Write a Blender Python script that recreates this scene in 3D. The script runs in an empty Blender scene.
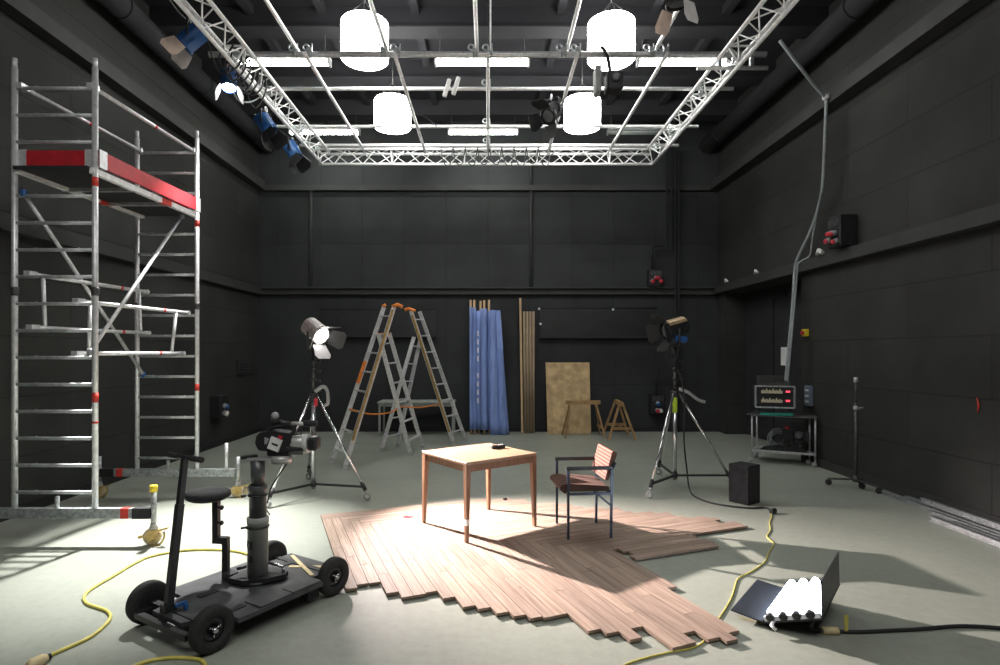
import bpy, math, random
from mathutils import Vector, Matrix, Quaternion
PI = math.pi
scene = bpy.context.scene
COL = scene.collection
random.seed(7)

# ------------------------------------------------------------------ camera model (measured from the photograph)
F, CX, HY, CH = 575.0, 488.0, 352.0, 1.78
def P(px, py, Y):                      # point on a sight line at depth Y
    return Vector(((px - CX) * Y / F, Y, CH + (HY - py) * Y / F))
def G(px, py, z=0.0):                  # point on the horizontal plane at height z
    Y = F * (CH - z) / (py - HY)
    return Vector(((px - CX) * Y / F, Y, z))
V = Vector

# ------------------------------------------------------------------ materials
def mat(name, c, rough=0.5, metal=0.0, var=0.12, scale=8.0, bump=0.0, emit=None, estr=0.0, c2=None, spec=0.5, coat=0.0, stretch=None, detail=4.0):
    m = bpy.data.materials.new(name); m.use_nodes = True
    nt = m.node_tree; nt.nodes.clear()
    out = nt.nodes.new('ShaderNodeOutputMaterial')
    b = nt.nodes.new('ShaderNodeBsdfPrincipled')
    nt.links.new(b.outputs[0], out.inputs[0])
    b.inputs['Roughness'].default_value = rough
    b.inputs['Metallic'].default_value = metal
    b.inputs['Specular IOR Level'].default_value = spec
    if coat: b.inputs['Coat Weight'].default_value = coat
    tc = nt.nodes.new('ShaderNodeTexCoord')
    mp = nt.nodes.new('ShaderNodeMapping')
    if stretch: mp.inputs['Scale'].default_value = stretch
    nt.links.new(tc.outputs['Object'], mp.inputs[0])
    nz = nt.nodes.new('ShaderNodeTexNoise')
    nz.inputs['Scale'].default_value = scale; nz.inputs['Detail'].default_value = detail
    nt.links.new(mp.outputs[0], nz.inputs['Vector'])
    rp = nt.nodes.new('ShaderNodeValToRGB')
    d = c2 if c2 else tuple(x * (1 - 2 * var) for x in c)
    hi = c if c2 else tuple(min(1, x * (1 + var)) for x in c)
    rp.color_ramp.elements[0].position = 0.3; rp.color_ramp.elements[1].position = 0.7
    rp.color_ramp.elements[0].color = (*d, 1); rp.color_ramp.elements[1].color = (*hi, 1)
    nt.links.new(nz.outputs['Fac'], rp.inputs[0])
    nt.links.new(rp.outputs[0], b.inputs['Base Color'])
    if bump:
        bp = nt.nodes.new('ShaderNodeBump'); bp.inputs['Strength'].default_value = bump; bp.inputs['Distance'].default_value = 0.01
        nt.links.new(nz.outputs['Fac'], bp.inputs['Height']); nt.links.new(bp.outputs[0], b.inputs['Normal'])
    if emit:
        b.inputs['Emission Color'].default_value = (*emit, 1); b.inputs['Emission Strength'].default_value = estr
    m['_b'] = b.name
    return m

def panel_mat(name, c, axes, bw, rh, off=0.5, mortar=0.012, rough=0.75, lines=0.45, z0=0.0, spec=0.35):
    """painted wall boards with dark joints; axes = (horizontal axis, vertical axis)"""
    m = mat(name, c, rough=rough, var=0.16, scale=1.3, spec=spec, detail=8)
    nt = m.node_tree; b = nt.nodes[m['_b']]
    tc = nt.nodes.new('ShaderNodeTexCoord'); sp = nt.nodes.new('ShaderNodeSeparateXYZ'); cb = nt.nodes.new('ShaderNodeCombineXYZ')
    nt.links.new(tc.outputs['Object'], sp.inputs[0])
    nt.links.new(sp.outputs[axes[0]], cb.inputs[0])
    ad = nt.nodes.new('ShaderNodeMath'); ad.inputs[1].default_value = z0
    nt.links.new(sp.outputs[axes[1]], ad.inputs[0]); nt.links.new(ad.outputs[0], cb.inputs[1])
    br = nt.nodes.new('ShaderNodeTexBrick')
    br.inputs['Scale'].default_value = 1.0; br.inputs['Brick Width'].default_value = bw; br.inputs['Row Height'].default_value = rh
    br.inputs['Mortar Size'].default_value = mortar; br.inputs['Mortar Smooth'].default_value = 0.3; br.offset = off
    br.inputs['Color1'].default_value = (1, 1, 1, 1); br.inputs['Color2'].default_value = (0.86, 0.86, 0.86, 1)
    br.inputs['Mortar'].default_value = (lines, lines, lines, 1)
    nt.links.new(cb.outputs[0], br.inputs['Vector'])
    old = b.inputs['Base Color'].links[0].from_socket
    mx = nt.nodes.new('ShaderNodeMix'); mx.data_type = 'RGBA'; mx.blend_type = 'MULTIPLY'; mx.inputs[0].default_value = 1
    nt.links.new(old, mx.inputs[6]); nt.links.new(br.outputs['Color'], mx.inputs[7]); 
    # small pale scuffs
    n2 = nt.nodes.new('ShaderNodeTexNoise'); n2.inputs['Scale'].default_value = 5.5; n2.inputs['Detail'].default_value = 6; n2.inputs['Roughness'].default_value = 0.7
    nt.links.new(tc.outputs['Object'], n2.inputs['Vector'])
    r2 = nt.nodes.new('ShaderNodeValToRGB'); r2.color_ramp.elements[0].position = 0.68; r2.color_ramp.elements[1].position = 0.8
    r2.color_ramp.elements[0].color = (0, 0, 0, 1); r2.color_ramp.elements[1].color = (0.03, 0.03, 0.03, 1)
    nt.links.new(n2.outputs['Fac'], r2.inputs[0])
    a2 = nt.nodes.new('ShaderNodeMix'); a2.data_type = 'RGBA'; a2.blend_type = 'ADD'; a2.inputs[0].default_value = 1
    nt.links.new(mx.outputs[2], a2.inputs[6]); nt.links.new(r2.outputs[0], a2.inputs[7])
    nt.links.new(a2.outputs[2], b.inputs['Base Color'])
    bp = nt.nodes.new('ShaderNodeBump'); bp.inputs['Strength'].default_value = 0.5; bp.inputs['Distance'].default_value = 0.01
    nt.links.new(br.outputs['Fac'], bp.inputs['Height']); bp.invert = True
    nt.links.new(bp.outputs[0], b.inputs['Normal'])
    return m

def floor_mat():
    m = mat('floor_paint', (0.325, 0.352, 0.300), rough=0.42, var=0.06, scale=0.9, spec=0.4, detail=7)
    nt = m.node_tree; b = nt.nodes[m['_b']]
    tc = nt.nodes.new('ShaderNodeTexCoord')
    n2 = nt.nodes.new('ShaderNodeTexNoise'); n2.inputs['Scale'].default_value = 2.2; n2.inputs['Detail'].default_value = 8
    nt.links.new(tc.outputs['Object'], n2.inputs['Vector'])
    r = nt.nodes.new('ShaderNodeMapRange'); r.inputs['To Min'].default_value = 0.34; r.inputs['To Max'].default_value = 0.52
    nt.links.new(n2.outputs['Fac'], r.inputs[0]); nt.links.new(r.outputs[0], b.inputs['Roughness'])
    n3 = nt.nodes.new('ShaderNodeTexNoise'); n3.inputs['Scale'].default_value = 14; n3.inputs['Detail'].default_value = 8; n3.inputs['Roughness'].default_value = 0.7
    nt.links.new(tc.outputs['Object'], n3.inputs['Vector'])
    r3 = nt.nodes.new('ShaderNodeValToRGB'); r3.color_ramp.elements[0].position = 0.3; r3.color_ramp.elements[0].color = (0.86, 0.86, 0.86, 1)
    r3.color_ramp.elements[1].position = 0.6; r3.color_ramp.elements[1].color = (1, 1, 1, 1)
    nt.links.new(n3.outputs['Fac'], r3.inputs[0])
    old = b.inputs['Base Color'].links[0].from_socket
    mx = nt.nodes.new('ShaderNodeMix'); mx.data_type = 'RGBA'; mx.blend_type = 'MULTIPLY'; mx.inputs[0].default_value = 1
    nt.links.new(old, mx.inputs[6]); nt.links.new(r3.outputs[0], mx.inputs[7]); nt.links.new(mx.outputs[2], b.inputs['Base Color'])
    return m

def stripe_mat(name, base, dark, axis, freq):
    m = mat(name, base, rough=0.9, var=0.1, scale=60)
    nt = m.node_tree; b = nt.nodes[m['_b']]
    tc = nt.nodes.new('ShaderNodeTexCoord')
    w = nt.nodes.new('ShaderNodeTexWave'); w.bands_direction = axis; w.inputs['Scale'].default_value = freq; w.inputs['Distortion'].default_value = 0.3
    nt.links.new(tc.outputs['Object'], w.inputs['Vector'])
    r = nt.nodes.new('ShaderNodeValToRGB'); r.color_ramp.elements[0].position = 0.12; r.color_ramp.elements[1].position = 0.4
    r.color_ramp.elements[0].color = (*dark, 1); r.color_ramp.elements[1].color = (*base, 1)
    nt.links.new(w.outputs['Color'], r.inputs[0]); nt.links.new(r.outputs[0], b.inputs['Base Color'])
    return m

def board_mat():
    """timber planks: each plank of the mesh is an island with its own tint; fine grain along its length"""
    m = mat('oak_planks', (0.46, 0.31, 0.235), rough=0.5, var=0.0, scale=3, spec=0.35)
    nt = m.node_tree; b = nt.nodes[m['_b']]
    geo = nt.nodes.new('ShaderNodeNewGeometry'); tc = nt.nodes.new('ShaderNodeTexCoord')
    at = nt.nodes.new('ShaderNodeAttribute'); at.attribute_name = 'grain'
    n = nt.nodes.new('ShaderNodeTexNoise'); n.inputs['Scale'].default_value = 1.0; n.inputs['Detail'].default_value = 6; n.inputs['Roughness'].default_value = 0.65
    nt.links.new(at.outputs['Vector'], n.inputs['Vector'])
    r = nt.nodes.new('ShaderNodeValToRGB')
    r.color_ramp.elements[0].position = 0.32; r.color_ramp.elements[0].color = (0.22, 0.163, 0.128, 1)
    r.color_ramp.elements[1].position = 0.62; r.color_ramp.elements[1].color = (0.43, 0.338, 0.278, 1)
    nt.links.new(n.outputs['Fac'], r.inputs[0])
    r2 = nt.nodes.new('ShaderNodeValToRGB')
    r2.color_ramp.elements[0].color = (0.82, 0.79, 0.78, 1); r2.color_ramp.elements[1].color = (1.08, 1.04, 1.0, 1)
    nt.links.new(geo.outputs['Random Per Island'], r2.inputs[0])
    mx = nt.nodes.new('ShaderNodeMix'); mx.data_type = 'RGBA'; mx.blend_type = 'MULTIPLY'; mx.inputs[0].default_value = 1
    nt.links.new(r.outputs[0], mx.inputs[6]); nt.links.new(r2.outputs[0], mx.inputs[7])
    # knots
    vo = nt.nodes.new('ShaderNodeTexVoronoi'); vo.inputs['Scale'].default_value = 2.6
    nt.links.new(tc.outputs['Object'], vo.inputs['Vector'])
    r3 = nt.nodes.new('ShaderNodeValToRGB'); r3.color_ramp.elements[0].position = 0.02; r3.color_ramp.elements[1].position = 0.075
    r3.color_ramp.elements[0].color = (0.25, 0.2, 0.18, 1); r3.color_ramp.elements[1].color = (1, 1, 1, 1)
    nt.links.new(vo.outputs['Distance'], r3.inputs[0])
    m2 = nt.nodes.new('ShaderNodeMix'); m2.data_type = 'RGBA'; m2.blend_type = 'MULTIPLY'; m2.inputs[0].default_value = 1
    nt.links.new(mx.outputs[2], m2.inputs[6]); nt.links.new(r3.outputs[0], m2.inputs[7])
    nt.links.new(m2.outputs[2], b.inputs['Base Color'])
    return m

M = {}
M['floor'] = floor_mat()
M['wall_back'] = panel_mat('wall_paint_back', (0.029, 0.0325, 0.0335), (0, 2), 0.94, 1.05, off=0.0, mortar=0.008, lines=0.6)
M['wall_side'] = panel_mat('wall_paint_side', (0.031, 0.032, 0.030), (1, 2), 2.35, 0.66, off=0.5, mortar=0.010, lines=0.6, z0=0.03)
M['wall_dark'] = mat('wall_dark', (0.018, 0.019, 0.021), rough=0.8, var=0.15, scale=2)
M['ceiling'] = mat('ceiling_paint', (0.010, 0.0105, 0.0135), rough=0.85, var=0.15, scale=1.5)
M['beam'] = mat('beam_paint', (0.015, 0.0155, 0.019), rough=0.8, var=0.12, scale=2)
M['ledge'] = mat('ledge_paint', (0.030, 0.0315, 0.031), rough=0.7, var=0.12, scale=3)
M['black_board'] = mat('black_board', (0.010, 0.011, 0.013), rough=0.55, var=0.2, scale=5)
M['alu'] = mat('aluminium', (0.76, 0.77, 0.78), rough=0.38, metal=0.45, var=0.10, scale=25)
M['alu_dull'] = mat('dull_aluminium', (0.54, 0.56, 0.57), rough=0.45, metal=0.45, var=0.15, scale=20)
M['alu_white'] = mat('bright_truss_aluminium', (0.88, 0.89, 0.89), rough=0.4, metal=0.05, var=0.08, scale=20)
M['galv'] = mat('galvanised_steel', (0.47, 0.50, 0.51), rough=0.5, metal=0.6, var=0.22, scale=30)
M['chrome'] = mat('chrome', (0.72, 0.73, 0.75), rough=0.22, metal=0.95, var=0.06, scale=10)
M['steel_dark'] = mat('dark_steel', (0.10, 0.10, 0.10), rough=0.45, metal=0.6, var=0.2, scale=20)
M['black'] = mat('black_metal', (0.017, 0.018, 0.020), rough=0.45, var=0.2, scale=20)
M['black_matte'] = mat('black_matte', (0.020, 0.021, 0.023), rough=0.75, var=0.2, scale=15)
M['deck_black'] = mat('scuffed_deck', (0.060, 0.063, 0.067), rough=0.5, var=0.3, scale=6, detail=8)
M['rubber'] = mat('rubber', (0.022, 0.022, 0.022), rough=0.8, var=0.15, scale=40, bump=0.15)
M['red'] = mat('red_board', (0.50, 0.018, 0.028), rough=0.5, var=0.12, scale=9)
M['red_tape'] = mat('red_tape', (0.62, 0.045, 0.03), rough=0.5, var=0.08, scale=20)
M['red_plug'] = mat('red_plastic', (0.55, 0.03, 0.05), rough=0.4, var=0.05, scale=10)
M['white'] = mat('white_plastic', (0.75, 0.75, 0.74), rough=0.45, var=0.06, scale=12)
M['white_paint'] = mat('white_paint', (0.80, 0.79, 0.78), rough=0.5, var=0.08, scale=12)
M['grey'] = mat('grey_plastic', (0.33, 0.34, 0.34), rough=0.45, var=0.1, scale=10)
M['silver'] = mat('silver_plastic', (0.55, 0.55, 0.53), rough=0.35, metal=0.4, var=0.08, scale=10)
M['brass'] = mat('brass_caster', (0.62, 0.44, 0.16), rough=0.4, metal=0.6, var=0.15, scale=25)
M['cream'] = mat('cream_wheel', (0.55, 0.45, 0.27), rough=0.6, var=0.12, scale=15)
M['yellow'] = mat('yellow_plastic', (0.80, 0.62, 0.03), rough=0.5, var=0.08, scale=20)
M['yellow_cable'] = mat('yellow_cable', (0.66, 0.58, 0.13), rough=0.5, var=0.12, scale=18)
M['cream_tape'] = mat('cream_tape', (0.75, 0.63, 0.36), rough=0.7, var=0.1, scale=15)
M['lime'] = mat('lime_tape', (0.48, 0.72, 0.05), rough=0.5, var=0.08, scale=25)
M['orange'] = mat('orange_plastic', (0.80, 0.24, 0.03), rough=0.45, var=0.08, scale=20)
M['ochre'] = mat('ochre_fibreglass', (0.42, 0.27, 0.09), rough=0.5, var=0.15, scale=15)
M['blue'] = mat('blue_paint', (0.02, 0.10, 0.30), rough=0.4, var=0.1, scale=15)
M['blue_fabric'] = mat('blue_cloth', (0.20, 0.29, 0.60), rough=0.75, var=0.13, scale=5, stretch=(3, 3, 0.35), bump=0.3)
M['timber'] = mat('pale_timber', (0.52, 0.36, 0.20), rough=0.65, var=0.15, scale=6, stretch=(6, 6, 0.6))
M['saw_timber'] = mat('sawhorse_timber', (0.36, 0.22, 0.095), rough=0.7, var=0.2, scale=8)
M['tube'] = mat('cardboard', (0.33, 0.25, 0.165), rough=0.8, var=0.12, scale=7, stretch=(4, 4, 0.5))
M['ply'] = mat('stained_plywood', (0.58, 0.42, 0.22), rough=0.7, c2=(0.30, 0.21, 0.105), scale=6.5, detail=10)
M['table_top'] = mat('table_top_wood', (0.35, 0.24, 0.155), rough=0.4, c2=(0.265, 0.17, 0.105), scale=4, stretch=(1.2, 7, 1), detail=6)
M['table_wood'] = mat('table_leg_wood', (0.24, 0.125, 0.068), rough=0.45, var=0.15, scale=7, stretch=(5, 5, 0.7))
M['planks'] = board_mat()
M['plank_side'] = mat('plank_backing', (0.26, 0.19, 0.14), rough=0.7, var=0.15, scale=12)
M['chair_frame'] = mat('chair_steel_blue_sheen', (0.030, 0.042, 0.065), rough=0.32, metal=0.5, var=0.1, scale=20)  # black steel; the panel light's blue reflection is put into the colour
M['stripe_back'] = stripe_mat('striped_cloth_back', (0.27, 0.11, 0.08), (0.04, 0.017, 0.012), 'Z', 10)
M['stripe_seat'] = stripe_mat('striped_cloth_seat_shaded', (0.115, 0.056, 0.038), (0.018, 0.009, 0.007), 'Y', 4.0)  # darker than the backrest cloth: the table's shadow is painted into it
M['cloth_side'] = mat('brown_cloth', (0.11, 0.055, 0.04), rough=0.9, var=0.2, scale=50)
M['drum'] = mat('drum_shade', (0.9, 0.9, 0.9), rough=0.8, var=0.02, emit=(1.0, 0.98, 0.95), estr=22)
M['fluo'] = mat('fluorescent_tube', (0.9, 0.95, 0.92), rough=0.5, var=0.02, emit=(0.97, 1.0, 0.93), estr=32.0)
M['fluo_off'] = mat('dim_tube', (0.35, 0.38, 0.36), rough=0.5, var=0.05)
M['kino'] = mat('panel_tube', (0.9, 0.93, 1.0), rough=0.5, var=0.02, emit=(0.80, 0.89, 1.0), estr=18.0)
M['reflector'] = mat('panel_reflector', (0.85, 0.88, 0.95), rough=0.3, var=0.03)
M['lens_on'] = mat('lit_lens', (1, 0.95, 0.9), rough=0.4, var=0.01, emit=(1.0, 0.95, 0.90), estr=40.0)
M['lens_white'] = mat('bright_lens', (1, 1, 1), rough=0.4, var=0.01, emit=(0.95, 0.97, 1.0), estr=30.0)
M['lens_off'] = mat('dark_lens', (0.10, 0.11, 0.12), rough=0.15, var=0.05)
M['door_grey'] = mat('barn_door_grey', (0.34, 0.34, 0.35), rough=0.5, metal=0.3, var=0.12, scale=10)
M['door_white'] = mat('barn_door_lit_white', (0.88, 0.84, 0.82), rough=0.5, var=0.1, scale=10)  # raised white: light falling on the doors is put into the colour
M['door_tan'] = mat('barn_door_lit_tan', (0.85, 0.68, 0.56), rough=0.5, var=0.12, scale=10)  # tan raised as well, standing in for light on the doors
M['lamp_gold'] = mat('gold_lamp_metal', (0.50, 0.36, 0.22), rough=0.35, metal=0.6, var=0.15, scale=10)  # gold tone for the top cover
M['lamp_metal'] = mat('lamp_metal', (0.40, 0.37, 0.36), rough=0.4, metal=0.6, var=0.15, scale=15)
M['cable_grey'] = mat('grey_hose', (0.26, 0.29, 0.30), rough=0.5, var=0.1, scale=15)
M['cable_black'] = mat('black_cable', (0.02, 0.021, 0.023), rough=0.6, var=0.1, scale=15)
M['paper'] = mat('white_paper', (0.72, 0.74, 0.74), rough=0.8, var=0.04, scale=10)
M['teal'] = mat('teal_cloth', (0.02, 0.30, 0.22), rough=0.7, var=0.15, scale=10)
M['led_red'] = mat('red_led', (0.8, 0.05, 0.08), rough=0.4, var=0.02, emit=(1.0, 0.08, 0.12), estr=1.3)
M['slider'] = mat('cream_sliders', (0.66, 0.60, 0.42), rough=0.5, var=0.1, scale=30)
M['bench'] = mat('bench_grey', (0.34, 0.36, 0.34), rough=0.55, var=0.1, scale=8)
M['gold_text'] = mat('gold_lettering', (0.70, 0.60, 0.20), rough=0.5, var=0.02)
M['bluegrey'] = mat('blue_grey_panel', (0.16, 0.20, 0.26), rough=0.5, var=0.1, scale=8)
M['bag'] = mat('black_cloth', (0.014, 0.014, 0.017), rough=0.9, var=0.3, scale=12, bump=0.5)
M['kino_black'] = mat('panel_black', (0.022, 0.026, 0.034), rough=0.5, var=0.15, scale=12)
M['mast'] = mat('grey_column', (0.36, 0.38, 0.36), rough=0.35, metal=0.0, var=0.08, scale=10)
M['mast_dark'] = mat('dark_column', (0.075, 0.08, 0.082), rough=0.3, metal=0.0, var=0.08, scale=10)

# ------------------------------------------------------------------ mesh builder
def frame_of(d, up=None):
    d = d.normalized()
    u = V((0, 0, 1)) if up is None else V(up)
    if abs(d.dot(u)) > 0.98 * u.length: u = V((1, 0, 0)) if up is None or abs(d.x) < 0.9 else V((0, 1, 0))
    a = d.cross(u).normalized(); b = a.cross(d).normalized()
    return a, b, d
class MB:
    def __init__(s): s.v, s.f, s.sm, s.g = [], [], [], None
    def add(s, vs, fs, smooth=False):
        n = len(s.v); s.v += [V(x) for x in vs]
        for f in fs: s.f.append([n + i for i in f]); s.sm.append(smooth)
        return s
    def box(s, c, size, R=None):
        hx, hy, hz = size[0] / 2, size[1] / 2, size[2] / 2
        vs = [V((x, y, z)) for z in (-hz, hz) for y in (-hy, hy) for x in (-hx, hx)]
        if R is not None: vs = [R @ x for x in vs]
        c = V(c)
        return s.add([x + c for x in vs], [(0, 2, 3, 1), (4, 5, 7, 6), (0, 1, 5, 4), (2, 6, 7, 3), (0, 4, 6, 2), (1, 3, 7, 5)])
    def bbox(s, c, size, R=None, bev=0.01):       # box with chamfered edges
        hx, hy, hz = size[0] / 2, size[1] / 2, size[2] / 2
        bev = min(bev, hx * .9, hy * .9, hz * .9)
        vs, key = [], {}
        for sx in (-1, 1):
            for sy in (-1, 1):
                for sz in (-1, 1):
                    for ax in range(3):
                        p = [sx * (hx - bev), sy * (hy - bev), sz * (hz - bev)]
                        p[ax] = (sx * hx, sy * hy, sz * hz)[ax]
                        key[(sx, sy, sz, ax)] = len(vs); vs.append(V(p))
        fs = []
        for ax in range(3):
            o = [i for i in range(3) if i != ax]
            for sg in (-1, 1):
                loop = []
                for a, b in ((-1, -1), (1, -1), (1, 1), (-1, 1)):
                    k = [0, 0, 0]; k[ax] = sg; k[o[0]] = a; k[o[1]] = b
                    loop.append(key[(k[0], k[1], k[2], ax)])
                fs.append(loop)
        for ax in range(3):       # edges along ax
            o = [i for i in range(3) if i != ax]
            for a in (-1, 1):
                for b in (-1, 1):
                    q = []
                    for sg, sel in ((-1, o[0]), (1, o[0]), (1, o[1]), (-1, o[1])):
                        k = [0, 0, 0]; k[ax] = sg; k[o[0]] = a; k[o[1]] = b
                        q.append(key[(k[0], k[1], k[2], sel)])
                    fs.append(q)
        for sx in (-1, 1):
            for sy in (-1, 1):
                for sz in (-1, 1): fs.append([key[(sx, sy, sz, a)] for a in range(3)])
        if R is not None: vs = [R @ x for x in vs]
        c = V(c)
        return s.add([x + c for x in vs], fs)
    def bar(s, p, q, w, h, up=None):
        p, q = V(p), V(q); a, b, d = frame_of(q - p, up)
        vs = []
        for e in (p, q):
            for x, y in ((-1, -1), (1, -1), (1, 1), (-1, 1)): vs.append(e + a * (x * w / 2) + b * (y * h / 2))
        return s.add(vs, [(3, 2, 1, 0), (4, 5, 6, 7), (0, 1, 5, 4), (1, 2, 6, 5), (2, 3, 7, 6), (3, 0, 4, 7)])
    def taper(s, p, q, w0, w1, up=None):
        p, q = V(p), V(q); a, b, d = frame_of(q - p, up)
        vs = []
        for e, w in ((p, w0), (q, w1)):
            for x, y in ((-1, -1), (1, -1), (1, 1), (-1, 1)): vs.append(e + a * (x * w / 2) + b * (y * w / 2))
        return s.add(vs, [(3, 2, 1, 0), (4, 5, 6, 7), (0, 1, 5, 4), (1, 2, 6, 5), (2, 3, 7, 6), (3, 0, 4, 7)])
    def tube(s, pts, r, n=10, cap=True):
        pts = [V(p) for p in pts]; m = len(pts); rr = r if isinstance(r, (list, tuple)) else [r] * m
        d0 = (pts[1] - pts[0]); a, b, _ = frame_of(d0)
        vs = []
        for i, p in enumerate(pts):
            t = (pts[min(i + 1, m - 1)] - pts[max(i - 1, 0)]).normalized()
            a = (a - t * a.dot(t)).normalized(); b = t.cross(a).normalized()
            for k in range(n):
                th = 2 * PI * k / n; vs.append(p + a * (math.cos(th) * rr[i]) + b * (math.sin(th) * rr[i]))
        fs = []
        for i in range(m - 1):
            for k in range(n): fs.append((i * n + k, i * n + (k + 1) % n, (i + 1) * n + (k + 1) % n, (i + 1) * n + k))
        s.add(vs, fs, True)
        if cap:
            N = len(s.v) - m * n
            s.f.append([N + k for k in range(n)][::-1]); s.sm.append(False)
            s.f.append([N + (m - 1) * n + k for k in range(n)]); s.sm.append(False)
        return s
    def lathe(s, prof, o, axis=(0, 0, 1), n=24, smooth=True, cap=True):   # prof: (r, h) along axis
        o = V(o); a, b, d = frame_of(V(axis))
        vs = []
        for r, h in prof:
            for k in range(n):
                th = 2 * PI * k / n; vs.append(o + d * h + a * (math.cos(th) * r) + b * (math.sin(th) * r))
        fs = []
        for i in range(len(prof) - 1):
            for k in range(n): fs.append((i * n + k, i * n + (k + 1) % n, (i + 1) * n + (k + 1) % n, (i + 1) * n + k))
        N = len(s.v); s.add(vs, fs, smooth)
        if cap:
            if prof[0][0] > 1e-6: s.f.append([N + k for k in range(n)][::-1]); s.sm.append(False)
            if prof[-1][0] > 1e-6: s.f.append([N + (len(prof) - 1) * n + k for k in range(n)]); s.sm.append(False)
        return s
    def extrude(s, poly, vec):
        poly = [V(p) for p in poly]; n = len(poly); vec = V(vec)
        vs = poly + [p + vec for p in poly]
        fs = [list(range(n))[::-1], [n + i for i in range(n)]]
        for i in range(n): fs.append((i, (i + 1) % n, n + (i + 1) % n, n + i))
        return s.add(vs, fs)
    def ring(s, c, axis, R, r, n=20, k=8):
        c = V(c); a, b, d = frame_of(V(axis)); vs = []
        for i in range(n):
            t = 2 * PI * i / n; e = a * math.cos(t) + b * math.sin(t)
            for j in range(k):
                u = 2 * PI * j / k; vs.append(c + e * (R + r * math.cos(u)) + d * (r * math.sin(u)))
        fs = [(i * k + j, ((i + 1) % n) * k + j, ((i + 1) % n) * k + (j + 1) % k, i * k + (j + 1) % k) for i in range(n) for j in range(k)]
        return s.add(vs, fs, True)
    def build(s, name, m, parent=None):
        me = bpy.data.meshes.new(name)
        inv = WM[parent.name].inverted() if parent is not None else Matrix.Identity(4)
        me.from_pydata([tuple(inv @ v) for v in s.v], [], s.f)
        me.polygons.foreach_set('use_smooth', s.sm)
        mats = m if isinstance(m, (list, tuple)) else [m]
        for x in mats: me.materials.append(M[x] if isinstance(x, str) else x)
        me.update()
        import bmesh
        bm = bmesh.new(); bm.from_mesh(me); bmesh.ops.recalc_face_normals(bm, faces=bm.faces); bm.to_mesh(me); bm.free()
        o = bpy.data.objects.new(name, me); COL.objects.link(o)
        if parent is not None:
            o.parent = parent; WM[o.name] = WM[parent.name]
        else: WM[o.name] = Matrix.Identity(4)
        return o
WM = {}
def smooth_path(pts, k=6):                 # Catmull-Rom
    pts = [V(p) for p in pts]; out = []
    for i in range(len(pts) - 1):
        p0, p1, p2, p3 = pts[max(i - 1, 0)], pts[i], pts[i + 1], pts[min(i + 2, len(pts) - 1)]
        for j in range(k):
            t = j / k
            out.append(0.5 * ((2 * p1) + (p2 - p0) * t + (2 * p0 - 5 * p1 + 4 * p2 - p3) * t * t + (3 * p1 - p0 - 3 * p2 + p3) * t ** 3))
    out.append(pts[-1]); return out
def thing(name, label, cat, loc=(0, 0, 0), rz=0.0, group=None, kind=None):
    o = bpy.data.objects.new(name, None); COL.objects.link(o)
    o.location = loc; o.rotation_euler = (0, 0, rz); o.empty_display_size = 0.1
    WM[o.name] = Matrix.Translation(V(loc)) @ Matrix.Rotation(rz, 4, 'Z')
    o['label'] = label; o['category'] = cat
    if group: o['group'] = group
    if kind: o['kind'] = kind
    return o
def solo(mb, name, m, label, cat, group=None):      # a thing that is one mesh, origin at its middle bottom
    xs = [v.x for v in mb.v]; ys = [v.y for v in mb.v]; zs = [v.z for v in mb.v]
    L = V(((min(xs) + max(xs)) / 2, (min(ys) + max(ys)) / 2, min(zs)))
    mb.v = [v - L for v in mb.v]
    o = mb.build(name, m); o.location = L; WM[o.name] = Matrix.Translation(L)
    o['label'] = label; o['category'] = cat
    if group: o['group'] = group
    return o
def struct(mb, name, m, parent=None):
    o = mb.build(name, m, parent)
    if parent is None: o['kind'] = 'structure'
    return o
def lettering(text, size, m, parent, origin, ux, uy, name='lettering'):
    """flat raised text with its baseline along ux and its height along uy"""
    cu = bpy.data.curves.new(name, 'FONT'); cu.body = text; cu.size = size; cu.extrude = 0.0006
    tmp = bpy.data.objects.new(name, cu); me = bpy.data.meshes.new_from_object(tmp); bpy.data.objects.remove(tmp); bpy.data.curves.remove(cu)
    o = bpy.data.objects.new(name, me); COL.objects.link(o)
    ux, uy = V(ux).normalized(), V(uy).normalized(); uz = ux.cross(uy).normalized(); uy = uz.cross(ux)
    R = Matrix((ux, uy, uz)).transposed().to_4x4()
    o.matrix_basis = WM[parent.name].inverted() @ (Matrix.Translation(V(origin)) @ R)
    o.parent = parent; me.materials.clear(); me.materials.append(M[m]); WM[o.name] = WM[parent.name]
    return o

# ================================================================== SETTING
XL, XR, YB, YF, ZC = -5.12, 5.15, 12.87, -2.5, 7.0
struct(MB().box(((XL + XR) / 2, (YB + YF) / 2, -0.05), (XR - XL + 2.4, YB - YF + 0.6, 0.1)), 'floor', 'floor')
struct(MB().box(((XL + XR) / 2, (YB + YF) / 2, ZC + 0.05), (XR - XL + 2.4, YB - YF + 0.6, 0.1)), 'ceiling', 'ceiling')
struct(MB().box(((XL + XR) / 2, YB + 0.1, ZC / 2), (XR - XL + 2.4, 0.2, ZC)), 'wall_back', 'wall_back')
struct(MB().box((XL - 0.1, (YB + YF) / 2, ZC / 2), (0.2, YB - YF, ZC)), 'wall_left', 'wall_side')
struct(MB().box(((XL + XR) / 2, YF - 0.1, ZC / 2), (XR - XL + 2.4, 0.2, ZC)), 'wall_front', 'wall_dark')
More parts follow.
